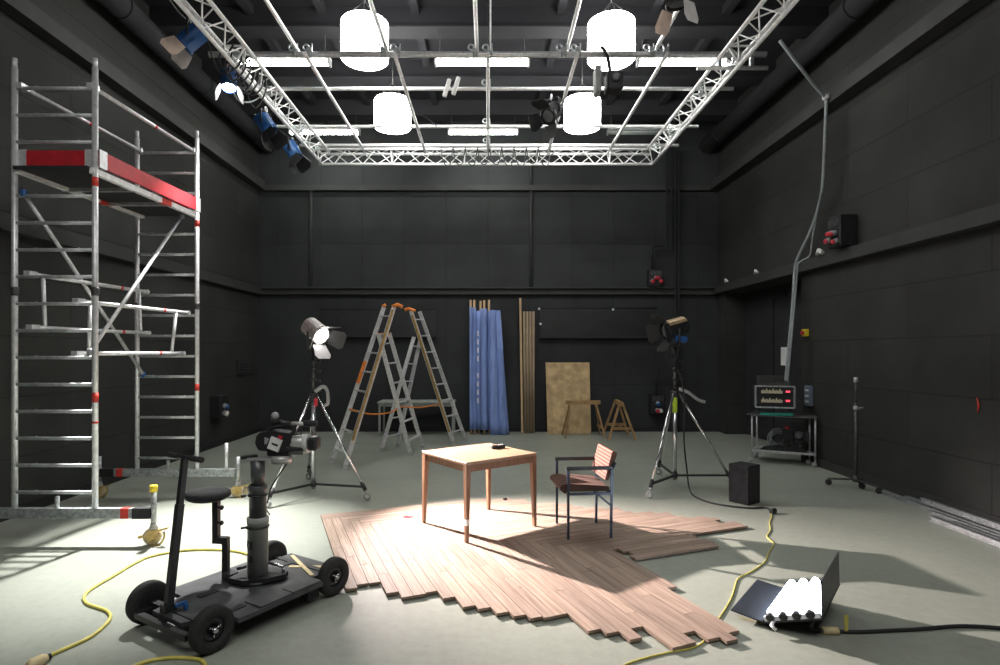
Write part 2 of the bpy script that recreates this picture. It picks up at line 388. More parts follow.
# wall with a deep door recess
DY0, DY1, DZ, DX = 9.44, 12.45, 3.06, XR + 0.45
w = MB()
w.box((XR + 0.3, (DY0 + YF) / 2, ZC / 2), (0.6, DY0 - YF, ZC))
w.box((XR + 0.3, (DY1 + YB) / 2, ZC / 2), (0.6, YB - DY1, ZC))
w.box((XR + 0.3, (DY0 + DY1) / 2, (DZ + ZC) / 2), (0.6, DY1 - DY0, ZC - DZ))
w.box((DX + 0.08, (DY0 + DY1) / 2, DZ / 2), (0.12, DY1 - DY0, DZ))
struct(w, 'wall_right', 'wall_side')
d = MB(); d.box((DX - 0.01, (DY0 + 11.2) / 2 + .02, 1.5), (0.05, 11.2 - DY0 - .1, 2.96)); d.box((DX - 0.01, (11.2 + DY1) / 2, 1.5), (0.05, DY1 - 11.2 - .08, 2.96))
dr = struct(d, 'door_1', 'wall_dark')
MB().box((DX - 0.045, 10.95, 2.86), (0.04, 0.5, 0.09)).build('door_closer', 'beam', dr)
# ledges that run round the room
def trim(n, mb, m='ledge'): return struct(mb, 'trim_%d' % n, m)
trim(1, MB().box(((XL + XR) / 2, YB - 0.06, 3.135), (XR - XL, 0.12, 0.15)).box(((XL + XR) / 2, YB - 0.10, 3.20), (XR - XL, 0.2, 0.03)))
trim(2, MB().box((XL + 0.05, (YB + YF) / 2, 3.14), (0.10, YB - YF - .2, 0.17)))
trim(3, MB().box((XR - 0.07, (YB + YF) / 2, 3.155), (0.14, YB - YF - .2, 0.17)))
trim(4, MB().box(((XL + XR) / 2, YB - 0.06, 5.43), (XR - XL, 0.12, 0.12)))
trim(5, MB().box((XL + 0.085, (YB + YF) / 2, 5.475), (0.17, YB - YF - .2, 0.19)))
trim(6, MB().box((XR - 0.11, (YB + YF) / 2, 5.475), (0.22, YB - YF - .2, 0.19)))
# ceiling beams
for i, y in enumerate((1.6, 3.4, 5.2, 7.0, 8.8, 10.4, 12.0)):
    trim(7 + i, MB().box(((XL + XR) / 2, y, ZC - 0.16), (XR - XL, 0.22, 0.32)).box(((XL + XR) / 2, y, ZC - 0.32), (XR - XL, 0.34, 0.03)), 'beam')
for i, x in enumerate((-3.6, -2.5, -1.1, 1.1, 2.5, 3.6)):
    trim(14 + i, MB().box((x, (YB + YF) / 2, ZC - 0.06), (0.12, YB - YF, 0.12)), 'beam')
struct(MB().box(((XL + XR) / 2, YB - 0.015, 0.05), (XR - XL, 0.03, 0.10)), 'baseboard_back', 'wall_dark')
struct(MB().box((XL + 0.015, (YB + YF) / 2, 0.05), (0.03, YB - YF - .06, 0.10)), 'baseboard_left', 'black_board')
struct(MB().box((XR - 0.015, (DY0 + YF) / 2, 0.06), (0.03, DY0 - YF - .06, 0.12)), 'baseboard_right', 'ledge')
# ducts along the side walls
for side, x in (('scaffold', -4.86), ('trolley', 4.86)):
    o = thing('ventilation_duct', 'long dark round duct under the ceiling along the wall on the %s side' % side, 'duct', (x, YB - .2, 6.35), group=None)
    MB().tube([(x, YB - .1, 6.35), (x, YF + .2, 6.35)], 0.16, 20).build('pipe', 'ceiling', o)
    for k in range(6):
        MB().ring((x, 1.0 + 2.2 * k, 6.35), (0, 1, 0), 0.165, 0.015, 20, 6).build('collar', 'ceiling', o)

# ================================================================== BACK WALL FIXTURES
o = thing('black_wall_panel', 'wide black panel on the far wall behind the plywood sheet, with pale studs', 'wall panel', P(597, 338, YB))
a, b = P(540, 338, YB - .04), P(657, 309, YB - .04)
MB().box(((a.x + b.x) / 2, YB - .03, (a.z + b.z) / 2), (b.x - a.x, .06, b.z - a.z)).build('board', 'black_board', o)
MB().box(((a.x + b.x) / 2, YB - .07, a.z + .02), (b.x - a.x, .14, .05)).build('rail', 'black_matte', o)
MB().tube([(a.x - .1, YB - .05, b.z + .02), (b.x, YB - .05, b.z + .02)], .012, 8).build('rod', 'beam', o)
for q in (P(539, 309, YB - .05), P(540.5, 324, YB - .05), P(613, 309.5, YB - .05)):
    MB().lathe([(.0, -.02), (.028, -.015), (.028, .015), (0, .02)], q, (0, 1, 0), 10).build('stud', 'paper', o)
o = thing('black_wall_panel', 'wide black panel on the far wall behind the stepladders, under a thin rod', 'wall panel', P(380, 338, YB))
a, b = P(322, 337, YB - .04), P(436, 310, YB - .04)
MB().box(((a.x + b.x) / 2, YB - .03, (a.z + b.z) / 2), (b.x - a.x, .06, b.z - a.z)).build('board', 'black_board', o)
MB().box(((a.x + b.x) / 2, YB - .07, a.z + .02), (b.x - a.x, .14, .05)).build('rail', 'black_matte', o)
MB().tube([(a.x, YB - .05, b.z + .02), (b.x, YB - .05, b.z + .02)], .014, 8).build('rod', 'ledge', o)

def wire_pipe(pts, r, label, m='ledge', name='electrical_conduit', cat='conduit', group=None, bends=None):
    mb = MB().tube(pts, r, 8)
    return solo(mb, name, m, label, cat, group)
Yc = YB - .045
Yk = YB - .22
wire_pipe([P(531, 155, Yc), P(531, 186, Yc)], .035, 'single conduit on the far wall above the upper ledge')
wire_pipe([P(531, 191, Yc), P(531, 287, Yc)], .035, 'single conduit on the far wall between the ledges, above the cardboard tubes')
wire_pipe([P(311, 191, Yc), P(311, 287, Yc)], .035, 'conduit on the far wall between the ledges, above the lit lamp on its stand')
for px in (667, 671.5): wire_pipe([P(px, 150, Yk), P(px, 245.5 if px < 670 else 250, Yk), P(656.5 if px < 670 else 654, 246 if px < 670 else 250, Yk), P(651.5 if px < 670 else 654.6, 246 if px < 670 else 250, Yk), P(651.5 if px < 670 else 654.6, 270, Yk)], .022,
    'far wall conduit bending down to the socket box, %s of the pair' % ('outer' if px < 670 else 'inner'), 'beam')
for px in (675.5, 679): wire_pipe([P(px, 150, Yk), P(px, 432, Yk)] if px > 677 else [P(px, 150, Yk), P(px, 369, Yk), P(656.5, 369, Yk), P(656.5, 395, Yk)], .022,
    'far wall conduit %s' % ('running straight down to the floor' if px > 677 else 'bending to the lower socket box behind the dark lamp'), 'beam')
# socket boxes
def socket_box(c, size, face, label, plugs, body='black', hood=True):
    """c centre; face = outward direction the sockets look"""
    o = thing('socket_box', label, 'socket box', (c.x, c.y, c.z - size[2] / 2))
    MB().bbox(c, size, None, .015).build('housing', body, o)
    fx = V(face); side = V((0, 0, 1)).cross(fx)
    dep = abs(size[0] * fx.x) / 2 + abs(size[1] * fx.y) / 2
    wid = abs(size[0] * side.x) + abs(size[1] * side.y)
    if hood:
        p = c + fx * dep + V((0, 0, size[2] * .28))
        MB().box(p, (abs(side.x) * wid * .75 + .02, abs(side.y) * wid * .75 + .02, size[2] * .22)).build('breaker_window', 'steel_dark', o)
    for (u, v, r, col) in plugs:
        p = c + fx * dep + side * (u * wid / 2) + V((0, 0, v * size[2] / 2))
        s = MB().lathe([(r, 0), (r, .06), (r * .8, .065)], p, fx + V((0, 0, -.35)), 14).build('socket', 'grey', o)
        q = p + (fx + V((0, 0, -.35))).normalized() * .06
        MB().lathe([(r * .98, 0), (r * .98, .02), (r * .6, .035)], q, fx + V((0, 0, -.35)), 14).build('socket_cap', col, s)
    return o
c = (P(655.5, 278, YB - .2))
socket_box(V((c.x, YB - .16, c.z)), (.30, .2, .38), (0, -1, 0), 'black socket box with red plugs on the far wall above the ledge', [(-.6, -.35, .045, 'red_plug'), (-.1, .05, .04, 'red_plug'), (.25, .05, .04, 'red_plug'), (.6, -.35, .045, 'red_plug')])
c = P(657, 404, YB - .16)
socket_box(V((c.x, YB - .12, c.z)), (.30, .2, .44), (0, -1, 0), 'black socket box with blue cap on the far wall behind the dark lamp stand', [(0, .1, .05, 'blue'), (-.1, -.55, .045, 'red_plug'), (.35, -.55, .045, 'white')])
c = V((XR - .13, 8.14, 3.48))
socket_box(c, (.26, .29, .44), (-1, 0, 0), 'black socket box with four red plugs on the trolley-side wall above the ledge', [(.65, -.62, .036, 'red_plug'), (-.5, -.45, .036, 'red_plug'), (.4, -.08, .034, 'red_plug'), (-.15, -.02, .034, 'red_plug')])
socket_box(V((XL + .1, 10.75, .76)), (.2, .36, .42), (1, 0, 0), 'dark socket box with blue cap low on the scaffold-side wall', [(-.3, .1, .05, 'blue'), (-.3, -.5, .05, 'white')], hood=False)
o = thing('wall_vent', 'small dark square vent plate on the scaffold-side wall above the blue-capped box', 'vent', (XL, 12.0, 1.3))
MB().box((XL + .02, 12.0, 1.46), (.04, .6, .30)).build('frame', 'wall_dark', o)
for k in range(4): MB().box((XL + .045, 12.0, 1.37 + .06 * k), (.02, .5, .02)).build('louvre', 'ledge', o)
o = thing('emergency_switch', 'small yellow and black switch on the wall beside the door recess', 'switch', (XR, 9.27, 2.05))
MB().bbox((XR - .035, 9.27, 2.09), (.07, .11, .12), None, .01).build('case', 'yellow', o)
MB().lathe([(.035, 0), (.035, .03), (.02, .04)], (XR - .07, 9.27, 2.09), (-1, 0, 0), 14).build('button', 'red_plug', o)
solo(MB().box((DX - .045, 10.75, 1.70), (.006, .30, .34)), 'paper_notice', 'paper', 'white paper sheet taped to the dark door in the recess', 'paper')
o = thing('wall_panel', 'narrow blue-grey panel on the wall above the trolley', 'wall panel', (XR, 9.18, .92))
MB().bbox((XR - .03, 9.18, 1.08), (.06, .17, .32), None, .008).build('case', 'bluegrey', o)
for k in range(3): MB().box((XR - .062, 9.18, .99 + .09 * k), (.006, .1, .03)).build('button_row', 'white', o)
for q, lab in ((V((XR - .16, 12.1, 3.25)), 'small white cable clip on the ledge by the far corner'), (V((XR - .16, 10.75, 3.25)), 'small white cable clip on the ledge above the door recess'), (V((XR - .17, 8.68, 3.255)), 'stubby white plug on the ledge below the red-plugged box')):
    solo(MB().tube([q, q + V((-.02, -.06, .05)), q + V((0, -.12, .0))], .022 if 'stubby' not in lab else .035, 8), 'cable_clip' if 'clip' in lab else 'cable_plug', 'white', lab, 'clip' if 'clip' in lab else 'plug')
solo(MB().tube([(XR - .005, 6.05, 1.30), (XR - .012, 6.02, 1.22), (XR - .008, 6.04, 1.14)], [.004, .012, .004], 6), 'tape_scrap', 'red_tape', 'scrap of red tape on the dark wall above the metal rails', 'tape')

# grey hose over the wall
pts = [V((4.0, 7.88, 6.05)), P(800, 67, 8.0), P(815, 86, 8.2), P(824, 96, 8.3), V((4.89, 8.32, 5.46)), P(826, 110, 8.34), P(823, 180, 8.45), P(819, 205, 8.7), P(810, 232, 8.95), V((4.98, 9.25, 3.29)), V((4.99, 9.35, 3.1)), P(793, 300, 9.3), P(789, 345, 9.2), P(785, 388, 9.15)]
o = thing('power_cable', 'thick grey hose hanging over both ledges down to the trolley rack', 'cable', (4.7, 9.15, 1.2))
MB().tube(smooth_path(pts, 5), .023, 10).build('hose', 'cable_grey', o)
MB().tube(smooth_path([P(821.5, 190, 8.4), P(813, 235, 8.85), P(810, 255, 9.05), P(803, 260, 9.15), P(797, 264, 9.2)], 5), .014, 8).build('thin_wire', 'cable_grey', o)
MB().tube(smooth_path([P(798, 262, 9.2), P(795, 300, 9.25), P(791, 345, 9.15), P(787, 388, 9.1)], 5), .014, 8).build('thin_wire', 'cable_grey', o)
MB().lathe([(.05, -.03), (.05, .03)], V((4.89, 8.32, 5.47)), (.3, .2, -1), 12).build('tie_clip', 'paper', o)

# ================================================================== SCAFFOLD
SC = thing('scaffold_tower', 'aluminium mobile scaffold tower with red toe boards on its platform', 'scaffold', (-3.95, 6.2, 0))
NY, FY = 5.316, 7.04
def post(x, y, z0, z1, bands):
    p = MB().tube([(x, y, z0), (x, y, z1 - .09)], .0255, 14).tube([(x, y, z1 - .09), (x, y, z1)], .021, 12).build('post', 'alu', SC)
    for zb, h in bands: MB().lathe([(.0262, 0), (.0262, h)], (x, y, zb), (0, 0, 1), 14).build('tape_band', 'red_tape', p)
    for zb in (2.30,):
        MB().lathe([(.031, 0), (.033, .02), (.033, .06), (.031, .08)], (x, y, zb), (0, 0, 1), 14).build('joint_collar', 'steel_dark', p)
NXl, NXr, FXl, FXr = -4.376, -3.632, -4.296, -3.562
post(NXl, NY, .33, 4.495, []); post(NXr, NY, .33, 4.495, [(3.31, .085), (1.315, .09), (1.12, .02)])
post(FXl, FY, .31, 4.485, []); post(FXr, FY, .31, 4.485, [(3.31, .08), (1.305, .085)])
for k in range(16):
    z = 4.218 - .2490 * k
    for (xl, xr, y) in ((NXl, NXr, NY), (FXl, FXr, FY)):
        b = MB().tube([(xl + .02, y, z), (xr - .02, y, z)], .0165, 10)
        for t in (.27, .80): b.lathe([(.006, 0), (.006, .008)], (xl + (xr - xl) * t, y, z + .014), (0, 0, 1), 6)
        b.build('rung', 'alu_dull', SC)
def caster(parent, x, y, ztop, zc, r, cap, nm='caster'):
    sp = MB().tube([(x, y, zc + r + .02), (x, y, ztop)], .024, 12).build('spindle', 'galv', parent)
    if cap: MB().lathe([(.034, 0), (.034, .055), (.028, .06)], (x, y, ztop - .03), (0, 0, 1), 14).build('spindle_cap', 'yellow', sp)
    MB().lathe([(.036, 0), (.042, .012), (.03, .03), (.03, .05)], (x, y, zc + r * .85), (0, 0, 1), 14).build('swivel', 'silver', sp)
    w = MB().lathe([(r * .55, -.028), (r * .9, -.03), (r, -.018), (r, .018), (r * .9, .03), (r * .55, .028)], (x - .01, y, zc), (.25, -1, 0), 22).build('caster_wheel', 'cream', parent)
    MB().lathe([(.02, -.05), (.02, .05)], (x - .01, y, zc), (.25, -1, 0), 12).lathe([(r * .52, -.034), (r * .52, .034)], (x - .01, y, zc), (.25, -1, 0), 16).build('hub', 'brass', w)
    bk = MB()
    for s in (-1, 1):
        o2 = V((.25, -1, 0)).normalized() * (.042 * s)
        bk.extrude([V((x - .05, y, zc + r * .75)) + o2, V((x + .05, y, zc + r * .75)) + o2, V((x + .015, y, zc - .02)) + o2, V((x - .035, y, zc - .02)) + o2], V((.0, .004, 0)))
    bk.tube(smooth_path([V((x + .11, y - .03, zc + .05)), V((x + .115, y - .03, zc)), V((x + .07, y - .03, zc - r * .9)), V((x, y - .035, zc - r * .93))], 4), .009, 6)
    bk.bar(V((x - .12, y - .03, zc - .0)), V((x - .04, y - .03, zc + .01)), .03, .02)
    bk.bar(V((x + .06, y - .03, zc + .06)), V((x + .15, y - .03, zc + .085)), .03, .014)
    bk.build('brake_bracket', 'brass', w)
def base_beam(xa, xb, y, z, near):
    b = MB().box(((xa + xb) / 2, y, z), (xb - xa, .055, .09)).build('base_beam', 'galv', SC)
    for sx, e in ((1, xb), (-1, xa)) if near else ((-1, xa),):
        MB().box((e - sx * .24, y, z), (.075, .058, .093)).build('tape_band', 'red_tape', b)
        MB().box((e - sx * .085, y, z), (.17, .062, .096)).build('end_sleeve', 'black_matte', b)
    for x in ((xa + xb) / 2 + .0, ):
        MB().tube([(x, y, z + .04), (x, y, z + .15)], .02, 10).build('peg', 'galv', b)
base_beam(-4.86, -3.126 + .02, NY, .293, True)
base_beam(-4.74, -3.09, FY, .305, False)
caster(SC, -3.126 + .035, NY, .52, .078, .078, True)
caster(SC, -4.86 - .035, NY, .52, .078, .078, True)
caster(SC, -3.06, FY, .50, .078, .078, False)
caster(SC, -4.76, FY, .50, .078, .078, False)
MB().tube([P(226.5, 470, FY), P(226.5, 443, FY)], .02, 10).build('peg', 'alu', SC)
# platform and toe boards
pl = MB().extrude([V((NXl + .03, NY - .06, 3.455)), V((NXr - .03, NY - .06, 3.455)), V((FXr - .03, FY + .06, 3.455)), V((FXl + .03, FY + .06, 3.455))], V((0, 0, .03))).build('deck', 'black_matte', SC)
for xa, xb in ((NXr - .01, FXr - .01), (NXl + .05, FXl + .05)):
    e = MB().bar((xa, NY - .03, 3.45), (xb, FY + .03, 3.45), .05, .055).build('side_rail', 'alu_white', pl)
    MB().bar((xa + (xb - xa) * .58, NY + (FY - NY) * .58, 3.45), (xa + (xb - xa) * .68, NY + (FY - NY) * .68, 3.45), .053, .058).build('tape_band', 'red_tape', e)
for t in (.33, .66):
    MB().bar((NXl + (FXl - NXl) * t, NY + (FY - NY) * t, 3.44), (NXr + (FXr - NXr) * t, NY + (FY - NY) * t, 3.44), .04, .04).build('cross_member', 'alu_dull', pl)
for (p, q) in (((NXl, NY + .02), (NXr, NY + .02)), ((NXr + .03, NY), (FXr + .03, FY)), ((FXl, FY), (FXr, FY)), ((NXl - .02, NY), (FXl - .02, FY))):
    t = MB().bar((*p, 3.572), (*q, 3.572), .022, .15).build('toe_board', 'red', SC)
    dd = (V((*q, 0)) - V((*p, 0))).normalized()
    for e, s in ((p, 1), (q, -1)):
        cc_ = V((*e, 3.572)) + dd * (.05 * s)
        MB().bar(cc_ - dd * .05, cc_ + dd * .05, .03, .165).build('corner_bracket', 'alu', t)
# guard rails
def rail(p, q, r=.019, band=None, m='alu'):
    o = MB().tube([p, q], r, 12)
    d = (V(q) - V(p)).normalized()
    for e, s in ((V(p), 1), (V(q), -1)): o.bar(e - d * .03, e + d * .06 * s, .06, .05)
    o = o.build('guard_rail', m, SC)
    if band:
        a = V(p).lerp(V(q), band)
        MB().tube([a - d * .018, a + d * .018], r + .0012, 12).build('tape_band', 'red_tape', o)
    return o
rail((NXr - .03, NY, 4.235), (FXr - .03, FY, 4.235), band=.55)
rail((NXl + .06, NY, 4.235), (FXl + .06, FY, 4.235), band=.5)
def guard_frame(n1, f1, z1, n2, f2, z2, vn, vf):
    a, b = V((n1, NY + .05, z1)), V((f1, FY - .03, z1)); rail(a, b, .02, .72)
    c, d = V((n2, NY + .05, z2)), V((f2, FY - .03, z2)); rail(c, d, .02, .72)
    for t in (vn, vf): MB().tube([a.lerp(b, t), c.lerp(d, t)], .018, 10).build('guard_upright', 'alu', SC)
guard_frame(-4.28, -4.14, 2.51, -4.26, -4.12, 2.01, .09, .90)
guard_frame(-3.83, -3.64, 2.255, -3.84, -3.70, 1.765, .09, .85)
def brace(p, q, hook):
    o = MB().tube([p, q], .019, 12).build('diagonal_brace', 'alu', SC)
    for e in (p, q): MB().bbox(e, (.05, .05, .07), None, .012).build('brace_hook', hook, o)
brace((-4.29, NY, 3.25), (-4.22, FY, 1.50), 'blue')
b_ = brace((-3.70, NY + .03, 1.78), (-3.73, FY - .03, 3.44), 'alu_dull')

# ================================================================== CAMERA DOLLY
DO = V((-1.683, 3.999, 0)); TH = math.radians(58.0)
du, dv = V((math.cos(TH), math.sin(TH), 0)), V((-math.sin(TH), math.cos(TH), 0))
def D(u, v, z): return DO + du * u + dv * v + V((0, 0, z))
DR = Matrix.Rotation(TH, 3, 'Z')
DL = thing('camera_dolly', 'black four-wheeled camera dolly with seat, steering bar and central lift column', 'camera dolly', DO)
ZD = .145
dk = [(-.33, .40), (-.33, .22), (-.55, .16), (-.55, -.16), (-.33, -.22), (-.33, -.40), (.33, -.40), (.33, -.27), (.60, -.27), (.60, .27), (.33, .27), (.33, .40)]
deck = MB().extrude([D(u, v, ZD - .02) for u, v in dk[:1] + dk[1:]], V((0, 0, .028))).build('deck', 'deck_black', DL)
MB().box(D(-.02, -.31, ZD + .012), (.30, .16, .012), DR).build('deck_panel', 'deck_black', deck)
MB().box(D(.20, -.335, ZD + .016), (.24, .12, .016), DR).build('deck_panel', 'deck_black', deck)
for u, v in ((-.22, .10), (-.26, -.26), (.12, -.28), (.44, .10)):
    MB().box(D(u, v, ZD + .011), (.13, .05, .006), DR).build('deck_slot', 'black', deck)
MB().bar(D(.394, .036, ZD + .012), D(.579, -.262, ZD + .012), .035, .004).build('tape_strip', 'cream_tape', deck)
MB().bar(D(.366, -.25, ZD + .014), D(.56, .21, ZD + .014), .03, .004).build('tape_strip', 'cream_tape', deck)
ch = MB()
for v in (-.18, .18): ch.bar(D(-.5, v, .10), D(.52, v, .10), .05, .05)
ch.bar(D(-.475, -.30, .137), D(-.475, .30, .137), .045, .045); ch.bar(D(.475, -.30, .137), D(.475, .30, .137), .045, .045)
ch.bar(D(-.58, -.28, .11), D(-.58, .28, .11), .04, .035)
ch.bar(D(-.56, -.27, .11), D(-.47, -.27, .12), .04, .035); ch.bar(D(-.56, .27, .11), D(-.47, .27, .12), .04, .035)
for u in (-.2, .3): ch.bar(D(u, -.3, .09), D(u, .3, .09), .04, .04)
ch.build('chassis', 'black', DL)
MB().box(D(.30, -.30, .075), (.10, .08, .09), DR).build('outrigger_foot', 'black_matte', DL)
R_ = .137
for u in (-.475, .475):
    for v in (-.35, .35):
        s = -1 if v < 0 else 1
        ax = dv * s
        c = D(u, v, R_)
        ty = MB().lathe([(.075, -.032), (.10, -.037), (.125, -.034), (.135, -.022), (.137, 0), (.135, .022), (.125, .034), (.10, .037), (.075, .032), (.068, .02)], c, ax, 36, cap=False).build('wheel', 'rubber', DL)
        MB().lathe([(.076, -.028), (.076, .012), (.055, .018), (.03, .008), (.03, -.02)], c, ax, 28).build('rim', 'black', ty)
        MB().lathe([(.018, 0), (.018, .04), (.012, .048)], c, ax, 14).build('axle_cap', 'chrome', ty)
        pc = MB()
        for k in range(3):
            t = 2 * PI * k / 3 + .4
            e = (du * math.cos(t) + V((0, 0, 1)) * math.sin(t))
            pc.tube([c + e * .014 + ax * .025, c + e * .042 + ax * .03], .006, 6)
        pc.build('valve_pin', 'chrome', ty)
# steering column
sb = MB().bar(D(-.50, .07, .10), D(-.50, .07, .20), .075, .06, dv).build('steering_block', 'black', DL)
ph = MB().box(D(-.45, .02, .19), (.07, .02, .02), DR)
ph.box(D(-.43, .0, .175), (.02, .03, .035), DR); ph.build('blue_lock_lever', 'blue', sb)
T0, T1 = D(-.50, .07, .18), D(-.385, .085, 1.10)
MB().bar(T0, T0.lerp(T1, .68), .042, .042, dv).bar(T0.lerp(T1, .66), T1, .034, .034, dv).build('steering_bar', 'black', DL)
hb = MB().tube([T1 + dv * .17 + V((0, 0, .005)), T1 - dv * .17 - V((0, 0, .005))], .014, 12).build('handlebar', 'black', DL)
for s in (1, -1): MB().tube([T1 + dv * (.07 * s), T1 + dv * (.185 * s)], .019, 12).build('grip', 'rubber', hb)
# seat
sx = V((-2.03, 4.17, .745))
MB().lathe([(.02, -.035), (.12, -.033), (.148, -.018), (.155, .0), (.152, .018), (.135, .030), (.08, .033), (0, .031)], sx, (0, 0, 1), 40).build('seat', 'black_matte', DL)
s0 = D(.02, .26, ZD)
st = MB().bar(s0, V((s0.x, s0.y, .44)), .045, .04).bar(V((s0.x + .01, s0.y, .42)), V((sx.x + .045, sx.y, .42)), .045, .045).bar(V((sx.x + .06, sx.y, .40)), V((sx.x + .06, sx.y, .72)), .05, .04)
st = st.build('seat_post', 'black', DL)
for zz in (.66, .55): MB().tube([(sx.x + .07, sx.y - .02, zz), (sx.x + .115, sx.y - .03, zz)], .008, 8).lathe([(.016, 0), (.018, .012), (.01, .02)], (sx.x + .105, sx.y - .03, zz), (1, -.2, 0), 10).build('clamp_knob', 'black', st)
MB().box(s0 + V((.05, -.04, .03)), (.07, .09, .06), DR).build('seat_bracket', 'black', st)
# lift column
mc = V((-1.645, 4.11, 0))
MB().extrude([mc + V((x, y, .165)) for x, y in ((-.17, -.09), (-.05, -.14), (.10, -.10), (.20, -.02), (.20, .05), (.05, .12), (-.11, .10))], V((0, 0, .035))).build('column_plate', 'black', DL)
MB().lathe([(.13, 0), (.13, .03)], mc + V((0, 0, ZD)), (0, 0, 1), 24).build('turntable', 'black', DL)
lo = MB().lathe([(.0705, .20), (.0705, .56), (.0745, .562), (.0745, .60), (.0705, .605)], mc, (0, 0, 1), 36).build('column_lower', 'mast', DL)
MB().lathe([(.060, .60), (.060, .79), (.064, .795), (.064, .825), (.060, .83)], mc, (0, 0, 1), 36).build('column_middle', 'mast_dark', DL)
MB().lathe([(.049, .82), (.049, 1.015)], mc, (0, 0, 1), 32).build('column_upper', 'mast_dark', DL)
for zz in (.535, .76):
    MB().ring(mc + V((0, 0, zz)), (0, 0, 1), .074 if zz < .7 else .064, .007, 28, 8).tube([mc + V((-.07, -.03, zz)), mc + V((-.10, -.05, zz))], .008, 8).build('clamp_ring', 'black', lo)
lab = MB()
def on_column(a0, a1, z0, z1, r=.0712):
    vs, fs = [], []
    n = 8
    for i in range(n + 1):
        a = a0 + (a1 - a0) * i / n
        for z in (z0, z1): vs.append(mc + V((math.cos(a) * r, math.sin(a) * r, z)))
    for i in range(n): fs.append((2 * i, 2 * i + 2, 2 * i + 3, 2 * i + 1))
    return MB().add(vs, fs, True)
a0, a1 = math.radians(182), math.radians(262)
on_column(a0, a1, .385, .445).build('label_plate', 'black', lo)
on_column(a0, a1, .295, .345).build('label_plate', 'black', lo)
for i, chh in enumerate('PD'):
    a = math.radians(205 + 18 * i)
    dirr = V((math.cos(a), math.sin(a), 0)); tang = V((-math.sin(a), math.cos(a), 0))
    lettering(chh, .05, 'grey', lo, mc + dirr * .0722 + tang * -.012 + V((0, 0, .397)), tang, (0, 0, 1), 'lettering')
MB().tube([mc + V((-.06, -.05, .265)), mc + V((-.12, -.07, .255))], .011, 8).build('lock_handle', 'black', lo)
MB().tube([mc + V((.06, .04, .26)), mc + V((.17, .02, .24)), mc + V((.175, .02, .20))], .012, 8).build('chrome_lever', 'chrome', lo)
tp = MB().extrude([mc + V((x, y, 1.012)) for x, y in ((-.06, -.05), (.15, -.045), (.15, .045), (-.06, .05))], V((0, 0, .016))).build('head_plate', 'grey', DL)
MB().lathe([(.07, -.04), (.075, 0), (.06, .012), (0, .014)], mc + V((.17, 0, 1.03)), (0, 0, 1), 28).build('bowl', 'silver', tp)
MB().bar(mc + V((-.11, -.03, 1.03)), mc + V((-.01, .02, 1.035)), .05, .02).build('plate_clamp', 'black', tp)

# ------------------------------------------------------------------ camcorder on the dolly head
KY = 4.11
def K(px, py, dy=0.0): 
    q = P(px, py, KY); q.y += dy; return q
CMR = thing('video_camera', 'black and silver video camera with top microphone on the dolly column', 'camera', V((P(285, 451, KY).x, KY, 1.05)))
def kx(poly, y0, y1): return MB().extrude([K(px, py, y0) for px, py in poly], V((0, y1 - y0, 0)))
kx([(262, 432), (272, 430), (291, 432), (294, 436), (294, 450), (281, 451), (262, 449), (259.5, 443)], -.06, .07).build('body', 'black', CMR)
kx([(259, 435), (263, 432), (266, 433), (265, 449), (260, 448), (257.5, 442)], -.045, .055).build('battery', 'black_matte', CMR)
pn = kx([(275, 435), (286, 439), (281.5, 450.5), (271, 446.5)], -.075, -.058).build('side_panel', 'white', CMR)
kx([(276, 441), (282, 443), (281.6, 444.5), (275.6, 442.4)], -.078, -.074).build('panel_label', 'black', pn)
kx([(282, 434), (286, 435), (285, 438), (281.5, 436.8)], -.07, -.05).build('record_button', 'red_plug', CMR)
kx([(268, 436), (272.5, 437.5), (270, 443), (268, 442.5)], -.066, -.058).build('side_badge', 'grey', CMR)
lc = K(293, 443.3)
MB().lathe([(.055, -.02), (.06, 0), (.062, .08), (.058, .09)], lc, (1, -.10, .02), 28).build('lens_barrel', 'silver', CMR)
MB().lathe([(.064, 0), (.064, .03), (.066, .035)], lc + V((.085, -.008, .0)), (1, -.10, .02), 28).build('focus_ring', 'white', CMR)
MB().bbox(lc + V((.155, -.015, .004)), (.07, .115, .095), None, .015).build('lens_hood', 'black', CMR)
MB().bbox(lc + V((.03, -.055, -.03)), (.13, .03, .035), None, .01).build('zoom_grip', 'black_matte', CMR)
MB().tube(smooth_path([K(268, 433), K(272, 428), K(278, 426.5), K(290, 425), K(294, 428), K(293, 436)], 5), .017, 12).build('carry_handle', 'black', CMR)
vf = MB().tube([K(290, 424), K(283, 423), K(278, 421.5)], [.016, .018, .02], 14).build('viewfinder', 'black', CMR)
MB().lathe([(.018, 0), (.028, .025), (.030, .05), (.024, .062)], K(279, 421), (-1, -.1, .12), 18).build('eyecup', 'rubber', vf)
MB().lathe([(.012, 0), (.026, .012), (.026, .035), (.012, .05)], K(276, 419), (-.25, -.1, 1), 16).build('eyepiece', 'grey', vf)
mk = MB().lathe([(.014, 0), (.014, .09)], K(292, 423.5), (1, -.1, .0), 14).build('microphone', 'silver', CMR)
MB().lathe([(.018, 0), (.023, .01), (.023, .085), (.018, .10), (0, .105)], K(303.5, 423.3), (1, -.1, .0), 18).build('windscreen', 'black_matte', mk)
MB().tube(smooth_path([K(292, 425), K(296, 433, -.05), K(303, 432, -.05), K(302, 426, -.02)], 5), .004, 6).build('microphone_lead', 'cable_black', mk)
MB().bbox(V((K(280, 450).x, KY, 1.063)), (.16, .09, .04), None, .008).build('mount_plate', 'black', CMR)
MB().box(K(296, 452.5), (.12, .05, .02)).build('rod_bracket', 'grey', CMR)
